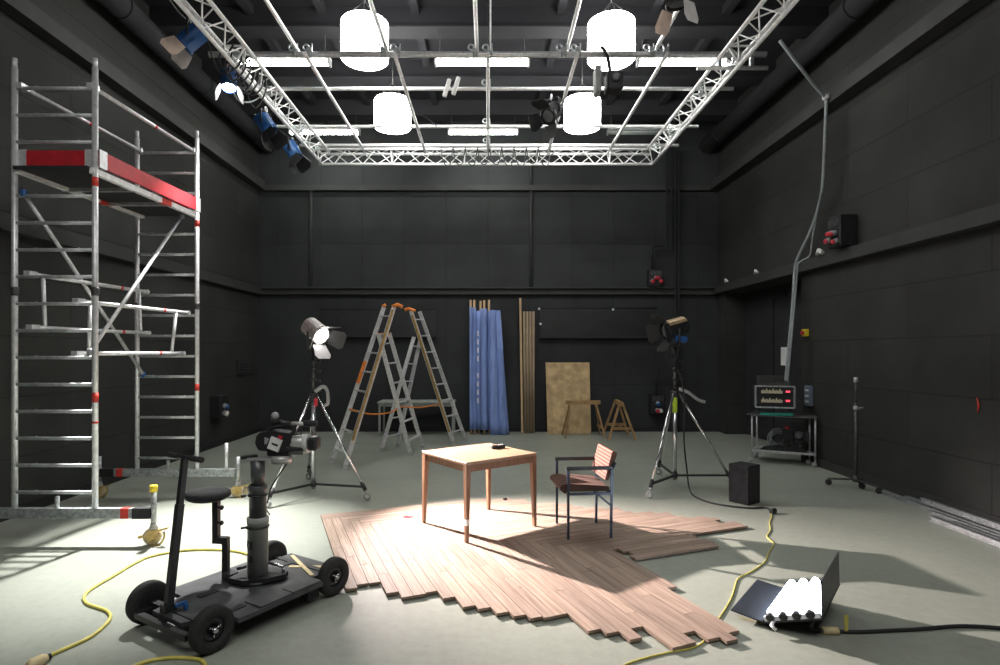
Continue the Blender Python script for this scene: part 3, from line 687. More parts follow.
solo(MB().tube(smooth_path([V((-1.43, 4.15, 1.005)), P(279, 475, 4.2), P(271, 488, 4.25), P(268, 500, 4.3), P(266, 508, 4.35), P(270, 515, 4.3)], 6), .005, 6), 'camera_lead', 'cable_black', 'thin black lead hanging in loops below the video camera', 'cable')

# ================================================================== PARQUET
A_, B_ = V((.36, -.933, 0)).normalized(), V((.933, .36, 0)).normalized()
WB = .0908; ZB0, ZB1 = .012, .032
pq_v, pq_f, pq_mi, grain = [], [], [], []
rng = random.Random(5)
def plank(a0, a1, b0, b1, along):
    g = .0018
    n = len(pq_v); tilt = rng.uniform(-.0006, .0006); off = V((rng.uniform(0, 90), rng.uniform(0, 90), 0))
    for z in (ZB0, ZB1 + tilt):
        for a, b in ((a0 + g, b0 + g), (a1 - g, b0 + g), (a1 - g, b1 - g), (a0 + g, b1 - g)):
            pq_v.append((A_ * a + B_ * b) * .982 + V((0, 0, z)))
            l, x = (a, b) if along == 'a' else (b, a)
            grain.append((l * 1.6 + off.x, x * 34 + off.y, 0))
    for f, mi in (((0, 1, 2, 3), 1), ((4, 5, 6, 7), 0), ((0, 1, 5, 4), 1), ((1, 2, 6, 5), 1), ((2, 3, 7, 6), 1), ((3, 0, 4, 7), 1)):
        pq_f.append([n + i for i in f]); pq_mi.append(mi)
def ridge(b): return -6.44 + .875 * (b - .545)
def front(b, i):
    tab = [(.545, -4.36), (.85, -4.24), (1.715, -3.40), (2.32, -2.88), (2.95, -2.90)]
    for (x0, y0), (x1, y1) in zip(tab, tab[1:]):
        if b <= x1: return y0 + (y1 - y0) * (b - x0) / (x1 - x0)
    return tab[-1][1]
nA = 26; aTop = -6.53
ends = {17: -3.0, 18: -3.12, 19: -2.826, 20: -2.83, 21: -2.95, 22: -2.83, 23: -2.77, 24: -2.85, 25: -3.56}
FE = [(354, 590.5), (367, 585.5), (379, 584), (398, 594), (413, 598), (428, 594.5), (443, 601), (467, 609), (482, 611), (503, 615), (520, 618), (537, 620), (552, 619), (567, 616), (597, 632), (616, 634.5), (637, 638)]
FE = [G(x, y, .015) / .982 for x, y in FE]; FE = [(B_.dot(p), A_.dot(p)) for p in FE]
for i in range(17):
    bm = .555 + (i + .5) * WB
    e = min(FE, key=lambda t: abs(t[0] - bm))
    ends[i] = e[1] if abs(e[0] - bm) < .08 else front(bm, i)
def cuts_of(p, q):
    j = p + rng.uniform(.45, 1.3); out = [p]
    while j < q - .25: out.append(j); j += rng.uniform(.8, 1.4)
    return out + [q]
kk = []
for i in range(nA):
    b0 = .555 + i * WB; bm = b0 + WB / 2
    k = max(1, round((ridge(bm) - aTop) / WB)); kk.append(k)
    a1 = ends.get(i, front(bm, i) + ((-.045, .03, .06, -.02)[i % 4]))
    c_ = cuts_of(aTop + k * WB, a1)
    for p, q in zip(c_, c_[1:]): plank(p, q, b0, b0 + WB, 'a')
nB = 26
for i in range(nB):
    a0 = aTop + i * WB; am = a0 + WB / 2
    b0 = .555 + WB * sum(1 for k in kk if k <= i)
    b1 = 2.53 + (am + 6.55) * 1.15 + ((-.06, .05, .1, -.02)[i % 4])
    if i in (20, 21): b1 = 4.60
    if i == 19: b1 = 4.42
    if i == 18: b1 = 4.50
    if i >= 22: b1 = 3.86 + (.02, -.01, .05, .03)[i - 22]
    if i >= 23: b0 = max(b0, 3.02 - .05 * (i % 2))
    c_ = cuts_of(b0, b1)
    for p, q in zip(c_, c_[1:]): plank(a0, a0 + WB, p, q, 'b')
me = bpy.data.meshes.new('parquet_panel'); L0 = V((.6, 5.2, 0))
me.from_pydata([tuple(v - L0) for v in pq_v], [], pq_f)
me.materials.append(M['planks']); me.materials.append(M['plank_side'])
me.polygons.foreach_set('material_index', pq_mi)
at = me.attributes.new('grain', 'FLOAT_VECTOR', 'POINT')
for i, g in enumerate(grain): at.data[i].vector = g
import bmesh
bm = bmesh.new(); bm.from_mesh(me); bmesh.ops.recalc_face_normals(bm, faces=bm.faces); bm.to_mesh(me); bm.free(); me.update()
PQ = bpy.data.objects.new('parquet_panel', me); COL.objects.link(PQ); PQ.location = L0
PQ['label'] = 'loose patch of pinkish oak herringbone planks with stepped edges on the grey floor'; PQ['category'] = 'wooden flooring'; PQ['kind'] = 'thing'
WM[PQ.name] = Matrix.Translation(L0)
# chips lying on the planks
q = G(505, 500, .03)
solo(MB().bbox(q + V((0, 0, .014)), (.05, .03, .022), Matrix.Rotation(.5, 3, 'Z'), .006), 'wood_offcut', 'steel_dark', 'small dark offcut lying on the planks behind the table', 'offcut')
q = G(408, 517, .032)
solo(MB().extrude([q + V((x, y, 0)) for x, y in ((-.06, -.01), (.02, -.05), (.06, .01), (.0, .03), (-.03, .05))], V((0, 0, .003))), 'tape_scrap', 'red_plug', 'small reddish tape scrap on the planks beside the wooden table', 'tape')

# ================================================================== TABLE
SQ = .982; ZT = .7686; ZP = ZB1
TC = V((-.096, 5.937, 0)) * SQ; ta = V((-.4875, .649, 0)).normalized(); tb = V((.69, .548, 0)).normalized(); tb = V((ta.y, -ta.x, 0))
LA, LB = .812 * SQ, .875 * SQ
TB = thing('wooden_table', 'square light-wood table with tapered legs standing on the planks', 'table', V((TC.x, TC.y, ZP)))
def T(a, b, z): return TC + ta * (a * LA / 2) + tb * (b * LB / 2) + V((0, 0, z))
RT = Matrix((tb, ta, V((0, 0, 1)))).transposed()
MB().bbox(TC + V((0, 0, ZT - .014)), (LB, LA, .028), RT, .004).build('tabletop', 'table_top', TB)
for (a1, b1, a2, b2) in ((-.92, -.9, -.92, .9), (.92, -.9, .92, .9), (-.9, -.92, .9, -.92), (-.9, .92, .9, .92)):
    MB().bar(T(a1, b1, ZT - .062), T(a2, b2, ZT - .062), .022, .068).build('apron', 'table_wood', TB)
for a in (-1, 1):
    for b in (-1, 1):
        t0, t1 = T(a * .93, b * .935, ZT - .028), T(a * .96, b * .965, ZP)
        lg = MB().taper(t1, t0, .030, .052, ta).build('leg', 'table_wood', TB)
        if (a, b) == (-1, -1):
            MB().taper(t1.lerp(t0, .22), t1.lerp(t0, .30), .0375, .039, ta).build('tape_band', 'paper', lg)
rm = thing('handheld_remote', 'small black handheld device lying on the wooden table', 'remote', G(498, 448.5, ZT))
c = G(498, 448.5, ZT)
MB().bbox(c + V((0, 0, .018)), (.16, .055, .036), Matrix.Rotation(.35, 3, 'Z'), .012).bbox(c + V((-.05, -.02, .02)), (.05, .075, .04), Matrix.Rotation(.35, 3, 'Z'), .01).build('case', 'black', rm)
MB().box(c + V((.03, .01, .038)), (.05, .03, .006), Matrix.Rotation(.35, 3, 'Z')).build('button_pad', 'grey', rm)

# ================================================================== CHAIR
CC = V((.945 * SQ, 5.735 * SQ, ZP)); cr = math.radians(5.5)
CHR = thing('armchair', 'armchair with black steel frame and pink-brown striped cushions on the planks', 'chair', CC, cr)
RC = Matrix.Rotation(cr, 3, 'Z')
def C(x, y, z): return V((CC.x, CC.y, ZP)) + RC @ V((x * SQ, y * SQ, z * SQ))
hx, hy, tt = .208, .25, .022
for y in (-hy, hy):
    MB().bar(C(-hx, y, 0), C(-hx, y, .665), tt, tt, RC @ V((0, 1, 0))).build('front_leg', 'chair_frame', CHR)
    MB().bar(C(hx, y, 0), C(hx + .01, y, .665), tt, tt, RC @ V((0, 1, 0))).build('rear_leg', 'chair_frame', CHR)
    MB().bbox(C(0.0, y, .672), (2 * hx + .03, .032, .034), RC, .005).build('armrest', 'black', CHR)
    MB().bar(C(-hx, y, .428), C(hx, y, .428), tt, tt).build('side_rail', 'chair_frame', CHR)
    MB().bar(C(.08, y, .42), C(hx, y, .31), .018, .018).build('corner_brace', 'chair_frame', CHR)
for x in (-hx, hx): MB().bar(C(x, -hy, .428), C(x, hy, .428), tt, tt).build('cross_rail', 'chair_frame', CHR)
# seat cushion: rounded front
prof = [(-.28, .462), (-.285, .49), (-.265, .515), (-.2, .522), (0, .508), (.19, .492), (.20, .470), (.19, .445), (0, .445), (-.2, .445), (-.24, .43)]
se = MB().extrude([C(x, -.228, z) for x, z in prof], RC @ V((0, .456, 0)))
se.build('seat', 'stripe_seat', CHR)
bk = [(.155, .555), (.185, .545), (.275, .80), (.27, .815), (.235, .828), (.225, .82)]
MB().extrude([C(x, -.235, z) for x, z in bk], RC @ V((0, .47, 0))).build('backrest', 'stripe_back', CHR)
for y in (-.237, .2365):
    MB().extrude([C(x, y, z) for x, z in bk], RC @ V((0, .0015, 0))).build('backrest_side', 'cloth_side', CHR)
for y in (-hy, hy): MB().bar(C(hx + .01, y, .66), C(hx + .045, y * .95, .72), tt, tt).build('back_bracket', 'chair_frame', CHR)

# ================================================================== LAMPS
def head_matrix(d):
    d = V(d).normalized(); a = d.cross(V((0, 0, 1))).normalized(); b = a.cross(d).normalized()
    return Matrix((a, d, b)).transposed()         # columns: right, forward, up
def fresnel(name, label, c, d, s, mats, lens, doors, mount, group=None, doorlen=1.0, hook=None, rot=0.0):
    """lamp head at c facing d, size s (housing radius). mats=(top, body). doors: 4 (material, opening angle) or None"""
    c = V(c); R = head_matrix(d)
    if rot: R = R @ Matrix.Rotation(rot, 3, 'Y')
    def H(x, y, z): return c + R @ V((x * s, y * s, z * s))
    o = thing(name, label, 'stage lamp', c, group=group)
    ax = R @ V((0, 1, 0))
    # body: ribbed box-like housing with rounded top
    arc = [(math.cos(t) * 1.0, math.sin(t) * 1.0) for t in [math.radians(a) for a in range(-40, 221, 20)]]
    b = MB().extrude([H(x, -1.35, z) for x, z in arc], ax * (2.2 * s))
    for k in range(5): b.extrude([H(x * 1.05, -1.25 + .36 * k, z * 1.05) for x, z in arc], ax * (.05 * s))
    b.build('housing', mats[1], o)
    tp = [(math.cos(t) * 1.09, math.sin(t) * 1.09) for t in [math.radians(a) for a in range(30, 151, 20)]]
    MB().extrude([H(x, -1.3, z) for x, z in tp] + [H(-.8, -1.3, .52), H(.8, -1.3, .52)], ax * (2.05 * s)).build('top_cover', mats[0], o)
    MB().lathe([(.95 * s, 0), (1.02 * s, .02 * s), (1.02 * s, .22 * s), (.9 * s, .25 * s)], H(0, .8, 0), ax, 28, cap=False).build('front_ring', mats[1], o)
    MB().lathe([(.88 * s, 0), (.6 * s, .10 * s), (.3 * s, .15 * s), (0, .16 * s)], H(0, .86, 0), ax, 28).build('lens', lens, o)
    MB().lathe([(.25 * s, 0), (.25 * s, .3 * s), (.15 * s, .4 * s)], H(.6, -1.35, -.3), -ax, 12).build('rear_knob', 'black', o)
    if doors:
        for k, dd in enumerate(doors):
            if dd is None: continue
            mm, ang = dd
            t = PI / 2 * k
            e = R @ V((math.cos(t), 0, math.sin(t))); w = R @ V((-math.sin(t), 0, math.cos(t)))
            o0 = H(0, 1.06, 0) + e * (.98 * s)
            dirv = ax * math.cos(ang) + e * math.sin(ang)
            L = 1.75 * s * doorlen
            nrm = dirv.cross(w).normalized() * .004
            MB().extrude([o0 + w * (.8 * s), o0 - w * (.8 * s), o0 - w * (1.05 * s) + dirv * L * .75, o0 - w * (.75 * s) + dirv * L, o0 + w * (.75 * s) + dirv * L, o0 + w * (1.05 * s) + dirv * L * .75], nrm).build('barn_door', mm, o)
    # yoke
    up = V((0, 0, 1)) if mount == 'hang' else V((0, 0, -1))
    rx = V((R @ V((1, 0, 0))).to_tuple()); rx.z = 0; rx.normalize()
    y = MB()
    p0, p1 = c + rx * 1.16 * s, c - rx * 1.16 * s
    h = up * (1.75 * s)
    y.tube([p0, p0 + h * .9, p0 + h - rx * .15 * s, p1 + h + rx * .15 * s, p1 + h * .9, p1], .012 + .02 * s, 8)
    y = y.build('yoke', 'black', o)
    if mount == 'hang':
        top = hook if hook is not None else 2.6 * s
        MB().tube([c + h, c + V((0, 0, top))], .014, 8).ring(c + V((0, 0, top + .02)), (1, 0, 0), .035, .012, 14, 6).build('hook', 'alu', y)
    else:
        MB().tube([c + h, c + h + V((0, 0, -.10))], .018, 10).build('spigot', 'steel_dark', y)
    return o
def spot(loc, target, power, size_deg, blend, radius, col):
    l = bpy.data.lights.new('spot_light', 'SPOT'); l.energy = power; l.spot_size = math.radians(size_deg); l.spot_blend = blend; l.shadow_soft_size = radius; l.color = col
    o = bpy.data.objects.new('spot_light', l); COL.objects.link(o); o.location = loc
    o.rotation_euler = (V(target) - V(loc)).to_track_quat('-Z', 'Y').to_euler()
    return o

def tripod(label, ctr, feet, ztop, braces_z, mast_top, name='lamp_stand', tape=None, crank=1, clutter=True, backleg='chrome'):
    o = thing(name, label, 'lamp stand', V((ctr[0], ctr[1], 0)))
    c = V((ctr[0], ctr[1], 0))
    hub = c + V((0, 0, ztop))
    MB().lathe([(.045, -.05), (.055, -.04), (.055, .03), (.04, .04)], hub, (0, 0, 1), 18).build('collar', 'black', o)
    bh = c + V((0, 0, braces_z - .02))
    MB().lathe([(.035, -.03), (.035, .03)], bh, (0, 0, 1), 14).build('lower_collar', 'black', o)
    for i, f in enumerate(feet):
        f = V((f[0], f[1], 0)); e = (f - c); e.z = 0; e.normalize()
        top = hub + e * .05; ft = V((f.x, f.y, .13)) - e * .03
        lg = MB().tube([top, ft], .017, 12).build('leg', 'chrome', o)
        t = (top.z - braces_z - .0) / (top.z - ft.z)
        at = top.lerp(ft, t)
        MB().tube([at - (ft - top).normalized() * .05, at + (ft - top).normalized() * .05], .024, 12).build('leg_clamp', 'black', lg)
        MB().bar(bh, at, .028, .024).build('brace', 'black', o)
        w = MB().lathe([(.018, -.016), (.042, -.016), (.048, -.008), (.048, .008), (.042, .016), (.018, .016)], V((f.x, f.y, .048)), V((.35, 1, 0)), 20).build('caster_wheel', 'grey', lg)
        MB().lathe([(.024, -.02), (.024, .02)], V((f.x, f.y, .048)), V((.35, 1, 0)), 14).tube([V((f.x, f.y, .055)) + V((0, 0, .0)), ft + V((0, 0, -.02)), ft], .013, 8).build('caster_fork', 'chrome', w)
    MB().tube([c + V((0, 0, braces_z - .08)), c + V((0, 0, ztop + .05))], .027, 16).build('mast', 'chrome', o)
    MB().tube([c + V((0, 0, ztop + .05)), c + V((0, 0, ztop + (mast_top - ztop) * .55))], .022, 14).build('upper_mast', 'steel_dark', o)
    MB().tube([c + V((0, 0, ztop + (mast_top - ztop) * .5)), c + V((0, 0, mast_top))], .017, 12).build('top_mast', 'black', o)
    zz = ztop + .07
    while zz < mast_top - .12:
        k = MB().lathe([(.034, -.02), (.04, -.01), (.04, .015), (.03, .025)], c + V((0, 0, zz)), (0, 0, 1), 14)
        k.tube([c + V((.03, -.02, zz)), c + V((.085, -.03, zz))], .008, 8).lathe([(.018, 0), (.02, .015), (.012, .022)], c + V((.075, -.03, zz)), (1, -.15, 0), 10)
        k.build('clamp_knob', 'black', o); zz += .12
    if crank:
        p = c + V((.04, -.05, ztop + .06))
        MB().tube(smooth_path([p, p + V((.10, -.02, .06)), p + V((.15, -.02, .0)), p + V((.16, -.02, -.14)), p + V((.12, -.02, -.17))] if crank == 1 else [p, p + V((.12, -.02, -.05)), p + V((.24, -.02, -.14)), p + V((.33, -.02, -.17))], 5), [.024] * 5 + [.021] * (16 if crank == 1 else 11), 10).build('crank_handle', 'grey', o)
    if tape:
        MB().lathe([(.031, 0), (.031, tape[1] - tape[0])], c + V((0, 0, tape[0])), (0, 0, 1), 16).build('tape_wrap', 'lime', o)
    return o
# lit lamp on stand
S1 = (-2.17, 7.15)
tripod('chrome wheeled tripod stand with red clip carrying the lit spotlight', S1, [(-2.51, 6.56), (-1.45, 6.90), (-2.50, 8.02)], 1.235, .16, 1.86, crank=1)
L1 = V((-2.13, 7.13, 2.03))
aim1 = V((.50, 5.35, 0.3))
d1 = aim1 - L1
fresnel('stage_spotlight', 'lit spotlight with open grey barn doors on the chrome tripod', L1, d1, .115, ('lamp_metal', 'lamp_metal'), 'lens_on', [('door_grey', .75), ('black', .55), ('black', .75), ('door_grey', .55)], 'stand')
dn = d1.normalized()
spot(L1 + dn * .16, aim1, 3700, 68, 1.0, .03, (1.0, .85, .82))
q = V((S1[0] + .05, S1[1] - .07, 1.16))
solo(MB().bbox(q, (.04, .035, .10), None, .01), 'stand_clip', 'red_plug', 'small red clip hanging on the stand under the lit spotlight', 'clip')
# dark lamp on stand
S2 = (2.47, 7.60)
tripod('chrome wheeled tripod stand with lime tape carrying the unlit spotlight', S2, [(1.96, 6.98), (3.20, 7.50), (2.47, 8.34)], 1.235, .17, 1.86, tape=(.98, 1.22), crank=2)
L2 = V((2.44, 7.58, 2.08))
LM2 = fresnel('stage_spotlight', 'unlit spotlight with tan top on the tripod beside the black box', L2, V((-.9, -.25, -.25)), .125, ('lamp_gold', 'black'), 'lens_off', [('black_matte', .65), ('black_matte', .95), ('black_matte', .65), ('black_matte', .75)], 'stand', doorlen=.75)
MB().bbox(L2 + V((.08, -.06, -.13)), (.15, .12, .08), Matrix.Rotation(.2, 3, 'Y'), .012).build('ballast_box', 'blue', LM2)
cab = MB().tube(smooth_path([L2 + V((-.02, -.1, -.05)), L2 + V((-.12, -.12, -.3)), L2 + V((-.05, -.1, -.5)), L2 + V((.03, -.1, -.3)), L2 + V((.06, -.1, -.1))], 6), .010, 8)
solo(cab, 'lamp_lead', 'cable_black', 'looped black lead hanging below the unlit spotlight on its tripod', 'cable')
cab = MB().tube(smooth_path([V((2.5, 7.56, 1.55)), V((2.56, 7.5, 1.2)), P(684, 440, 7.45), P(687, 470, 7.62), G(689, 487, .012), G(693, 495, .012), G(705, 501, .012), G(726, 505.5, .012), G(750, 508, .012), G(764, 507.5, .012), G(771, 510, .012)], 6), .010, 8)
solo(cab, 'lamp_power_cable', 'cable_black', 'black cable from the unlit spotlight stand to the yellow cable plug', 'cable')
c = thing('speaker_cabinet', 'plain black speaker cabinet on the floor beside the tripod stand', 'speaker', V((3.04, 6.82, 0)))
RS = Matrix.Rotation(math.radians(-33), 3, 'Z')
MB().bbox(V((3.04, 6.82, .229)), (.25, .25, .45), Matrix.Rotation(math.radians(-55), 3, 'Z') @ Matrix.Rotation(PI / 2, 3, 'Z'), .006).build('cabinet', 'bag', c)
Rk = Matrix.Rotation(math.radians(35), 3, 'Z')
MB().box(V((3.04, 6.82, .229)) + Rk @ V((0, -.128, 0)), (.20, .006, .40), Rk).build('front_grille', 'black_matte', c)

# ================================================================== RIGGING
ZR = 5.22
def truss(label, p, q, up=V((0, 0, 1)), s=.27, h=.23):
    """three-chord truss, single chord down; the bottom chord runs p -> q"""
    p, q = V(p), V(q); d = (q - p).normalized(); a = d.cross(up).normalized()
    o = thing('lighting_truss', label, 'truss', (p + q) / 2)
    cn = [(-.5, 1), (.5, 1), (0, 0)]
    def pt(i, t): return p + d * t + a * (cn[i][0] * s) + up * (cn[i][1] * h)
    L = (q - p).length
    for i in range(3): MB().tube([pt(i, 0), pt(i, L)], .025, 12).build('chord', 'alu_white', o)
    m = MB(); n = max(2, round(L / .26)); st = L / n
    for i, j in ((0, 1), (1, 2), (2, 0)):
        for k in range(n):
            aa, bb = (i, j) if k % 2 == 0 else (j, i)
            m.tube([pt(aa, k * st), pt(bb, (k + 1) * st)], .009, 6, cap=False)
    for k in range(0, n + 1, 5):
        for i, j in ((0, 1), (1, 2), (2, 0)): m.tube([pt(i, min(k * st, L)), pt(j, min(k * st, L))], .013, 6, cap=False)
    m.build('lattice', 'alu_white', o)
    return o
truss('silver truss closing the lighting grid at the far end', (-3.085, 10.53, ZR), (3.015, 10.53, ZR))
truss('silver truss of the lighting grid on the scaffold side, with blue lamps', (-3.045, 4.3, ZR), (-3.045, 10.53, ZR))
truss('silver truss of the lighting grid on the trolley side', (3.015, 4.3, ZR), (3.015, 10.53, ZR))
ZP2 = ZR + .23 + .056
def hanging(x, y, z, o): MB().tube([(x, y, z), (x, y, ZC - .3)], .007, 6).build('hanger_rod', 'steel_dark', o)
def clampset(o, x, y, z):
    m = MB().lathe([(.038, -.03), (.038, .03)], (x, y, z), (1, 0, 0), 12).box((x, y - .02, z + .04), (.06, .06, .06)).ring((x - .05, y, z + .09), (0, 1, 0), .035, .012, 12, 6)
    m.tube([(x + .03, y - .03, z - .05), (x + .03, y - .03, z + .12)], .010, 6)
    m.build('clamp', 'galv', o)
cross = [(7.20, -3.49, 3.48, .036, 'thick cross pipe of the lighting grid with clamps, first of four'), (8.14, -3.62, 3.47, .026, 'second cross pipe of the lighting grid, between the two pairs of drum shades'),
         (9.50, -3.49, 3.47, .026, 'third cross pipe of the lighting grid, passing the smaller-looking drum shades'), (10.36, -3.39, 3.43, .026, 'last cross pipe of the lighting grid, lying along the far truss')]
lx_far = [-2.25, -1.15, 0.0, 1.10, 2.20]; lx_near = [-2.39, -1.27, -.14, .99, 2.10]
for i, (y, xa, xb, r, lab) in enumerate(cross):
    o = thing('rigging_pipe', lab, 'pipe', ((xa + xb) / 2, y, ZP2))
    MB().tube([(xa, y, ZP2), (xb, y, ZP2)], r, 14).build('tube', 'alu_white' if i else 'alu', o)
    for x in lx_far:
        if i == 0: clampset(o, x + .02, y, ZP2); clampset(o, x - .16, y, ZP2)
        elif x == 0.0: clampset(o, x, y, ZP2)
    for x in (-3.085, 3.015):
        MB().lathe([(r + .012, -.03), (r + .012, .03)], (x, y, ZP2), (1, 0, 0), 12).box((x, y, ZP2 - .06), (.05, .05, .08)).build('truss_clamp', 'galv', o)
    if i in (1, 2): hanging(0.0, y, ZP2, o)
places = ['nearest the scaffold side', 'beside the shades on the scaffold side', 'on the centre line', 'beside the shades on the trolley side', 'nearest the trolley side']
places = ['outermost on the scaffold side', 'next to the scaffold-side drum shades', 'on the centre line', 'next to the trolley-side drum shades', 'outermost on the trolley side']
for x, pl_ in zip(lx_far, places):
    o = thing('rigging_pipe', 'lengthwise pipe at the far end of the lighting grid, %s' % pl_, 'pipe', (x, 8.8, ZP2 - .06))
    MB().tube([(x, 7.05, ZP2 - .062), (x, 10.55, ZP2 - .062)], .024, 12).build('tube', 'alu_white', o)
for x, pl_ in zip(lx_near, places):
    o = thing('rigging_pipe', 'lengthwise pipe at the camera end of the lighting grid, %s' % pl_, 'pipe', (x, 5.8, ZP2 + .06))
    MB().tube([(x, 4.3, ZP2 + .064), (x, 7.25, ZP2 + .064)], .024, 12).build('tube', 'alu_white', o)
    if x == -.14:
        MB().tube([(.03, 7.1, ZP2), (.03, 5.4, ZC - .3)], .010, 8).build('suspension_cable', 'alu_white', o)
o = thing('rigging_pipe', 'short pipe stub clamped under the first cross pipe on the trolley side', 'pipe', (3.2, 7.20, ZP2 - .18))
MB().tube([(2.62, 7.20, ZP2 - .17), (3.5, 7.20, ZP2 - .17)], .026, 12).build('tube', 'alu', o)
for x in (2.9, 3.3): MB().box((x, 7.20, ZP2 - .085), (.04, .05, .17)).build('clamp', 'galv', o)

# drum shades
drums = [(-1.65, 7.70, 'white glowing drum shade, camera-end one on the scaffold side'), (1.65, 7.70, 'white glowing drum shade, camera-end one on the trolley side'),
         (-1.61, 9.70, 'white glowing drum shade, far-end one on the scaffold side'), (1.59, 9.70, 'white glowing drum shade, far-end one on the trolley side')]
for x, y, lab in drums:
    zb = 5.69 if y < 8.5 else 5.56; h = .49 if y < 8.5 else .46; r = .313 if y < 8.5 else .305
    o = thing('drum_shade_lamp', lab, 'lamp', (x, y, zb))
    MB().lathe([(r - .01, 0), (r, .01), (r, h - .01), (r - .01, h)], (x, y, zb), (0, 0, 1), 40).build('lamp_shade', 'drum', o)
    for a in (-2.2, -.9, .6, 2.0):
        MB().tube([(x + math.cos(a) * r * .9, y + math.sin(a) * r * .9, zb + h), (x, y, zb + h + .3)], .005, 6).build('suspension_wire', 'steel_dark', o)
    MB().tube([(x, y, zb + h + .28), (x, y, ZC - .12)], .009, 6).build('cord', 'steel_dark', o)
# fluorescent fittings
fl = [(-3.15, 8.83, 1, 'camera-end row, scaffold side'), (-.09, 8.83, 1, 'camera-end row, middle'), (3.02, 8.83, 1, 'camera-end row, trolley side'),
      (-3.38, 11.9, 1, 'far row, scaffold side'), (-.10, 11.9, 1, 'far row, middle'), (3.2, 11.9, 0, 'far row, trolley side')]
for x, y, on, lab in fl:
    zf = 6.22 if y < 10 else 6.32
    o = thing('fluorescent_fitting', '%s fluorescent strip light above the grid, %s' % ('lit' if on else 'unlit', lab), 'strip light', (x, y, zf))
    MB().box((x, y, zf + .055), (1.46, .16, .05)).build('housing', 'white_paint' if on else 'galv', o)
    for s in (-.045, .045): MB().tube([(x - .70, y + s, zf), (x + .70, y + s, zf)], .022, 12).build('tube', 'fluo' if on else 'fluo_off', o)
    for s in (-1, 1):
        MB().box((x + s * .715, y, zf + .01), (.03, .16, .09)).build('end_cap', 'grey', o)
        MB().tube([(x + s * .65, y, zf + .08), (x + s * .65, y, ZC)], .006, 6).build('hanger_rod', 'steel_dark', o)
# truss lamps
def aimdir(c, t): return V(t) - V(c)
pA, pB, pC, pD = P(190, 45, 6.35), P(229, 82, 7.2), P(266, 126, 8.45), P(292.5, 152, 9.65)
for (c, d, s, lens, doors, lab) in (
    (P(191, 40, 6.35), V((-.62, -.10, -.62)), .105, 'lens_off', [('door_white', .3), None, ('door_tan', .35), None], 'blue-topped truss lamp with large pale barn doors, closest to the camera'),
    (pB, V((.135, -.31, -.94)), .095, 'lens_white', [('door_white', .35), None, ('door_white', .45), None], 'blue-topped truss lamp that is lit bright white'),
    (pC, V((.55, -.1, -.80)), .115, 'lens_off', [('black', .3), ('black', .3), ('black', .3), ('black', .3)], 'unlit blue truss lamp next beyond the lit one'),
    (pD, V((.50, -.1, -.80)), .115, 'lens_off', [('black', .3), ('black', .3), ('black', .3), ('black', .3)], 'unlit blue truss lamp closest to the far wall')):
    fresnel('truss_spotlight', lab, c, d, s, ('blue', 'blue'), lens, doors, 'hang', group='lamps hung from the scaffold-side truss', hook=(ZR + .0) - c.z + .10 if True else None)
    o = thing('lamp_arm', 'short bracket arm carrying the ' + lab.split(',')[0].replace('blue-topped', 'blue').replace(' with large pale barn doors', ' with pale doors'), 'bracket', (c.x, c.y, ZR + .12)) if False else None
spot(pB + V((.135, -.31, -.94)).normalized() * .16, (-2.95, 5.45, 0), 4300, 44, 1.0, .12, (1.0, .97, .95))
mbx = MB(); rr = random.Random(11)
for k in range(7):
    y0_ = 6.75 + .13 * k
    mbx.tube(smooth_path([V((-3.04 + rr.uniform(-.12, .12), y0_, ZR + .24)), V((-3.18, y0_ + .05, ZR + rr.uniform(-.05, .08))), V((-3.10, y0_ + .12, ZR + rr.uniform(-.22, -.08))), V((-2.98, y0_ + .18, ZR + .05)), V((-3.0, y0_ + .22, ZR + .24))], 5), .011, 6)
solo(mbx, 'rig_cable', 'cable_black', 'knot of black cables looped through the scaffold-side truss near the first cross pipe', 'cable')
# dark lamps hung in the middle of the grid
fresnel('truss_spotlight', 'dark unlit lamp hung from the grid beside a far drum shade', V((.92, 8.35, 5.24)), V((-.5, -.6, -.6)), .12, ('black', 'black'), 'lens_off', [('black', .4), ('black_matte', .9), ('black', .6), ('black_matte', .8)], 'hang', hook=.22)
o = thing('hanging_projector', 'dark boxy device dangling in front of a drum shade from the first cross pipe', 'projector', P(606, 80, 7.0))
c = P(603, 83, 7.0)
MB().bbox(c + V((.13, 0, 0)), (.19, .22, .22), None, .015).build('case', 'black', o)
MB().bbox(c + V((-.07, 0, .02)), (.07, .2, .32), None, .015).build('side_plate', 'grey', o)
MB().lathe([(.05, 0), (.05, .05), (.035, .06)], c + V((.13, -.11, .02)), (0, -1, -.2), 16).build('lens', 'lens_off', o)
MB().tube(smooth_path([c + V((.09, 0, .12)), c + V((.06, 0, .3)), c + V((.04, .1, ZP2 - c.z)), c + V((.0, .12, ZP2 - c.z + .05))], 5), .022, 10).build('hanger', 'black', o)
o = thing('hanging_sensor', 'pair of small white boxes hung under the second cross pipe', 'sensor', P(452, 85, 8.0))
for px, py in ((447, 83), (456, 81)):
    MB().bbox(P(px, py + 5, 8.0), (.06, .04, .26), Matrix.Rotation(.30, 3, 'Y'), .01).build('case', 'white', o)
MB().bar(P(447, 84, 8.04), P(456, 82, 8.04), .03, .03).build('bar', 'black', o)
MB().tube([P(452, 84, 8.04), (P(452, 84, 8.1).x, 8.1, ZP2)], .012, 6).build('hook', 'black', o)
cE = V((1.93, 5.72, 5.30))
fresnel('truss_spotlight', 'dark lamp with one bright white barn door near the camera end of the grid', P(677, -7, 5.75), V((.12, .1, -1)), .12, ('black', 'black'), 'lens_off', [('door_white', .1), None, ('door_tan', .5), None], 'hang', hook=.25)
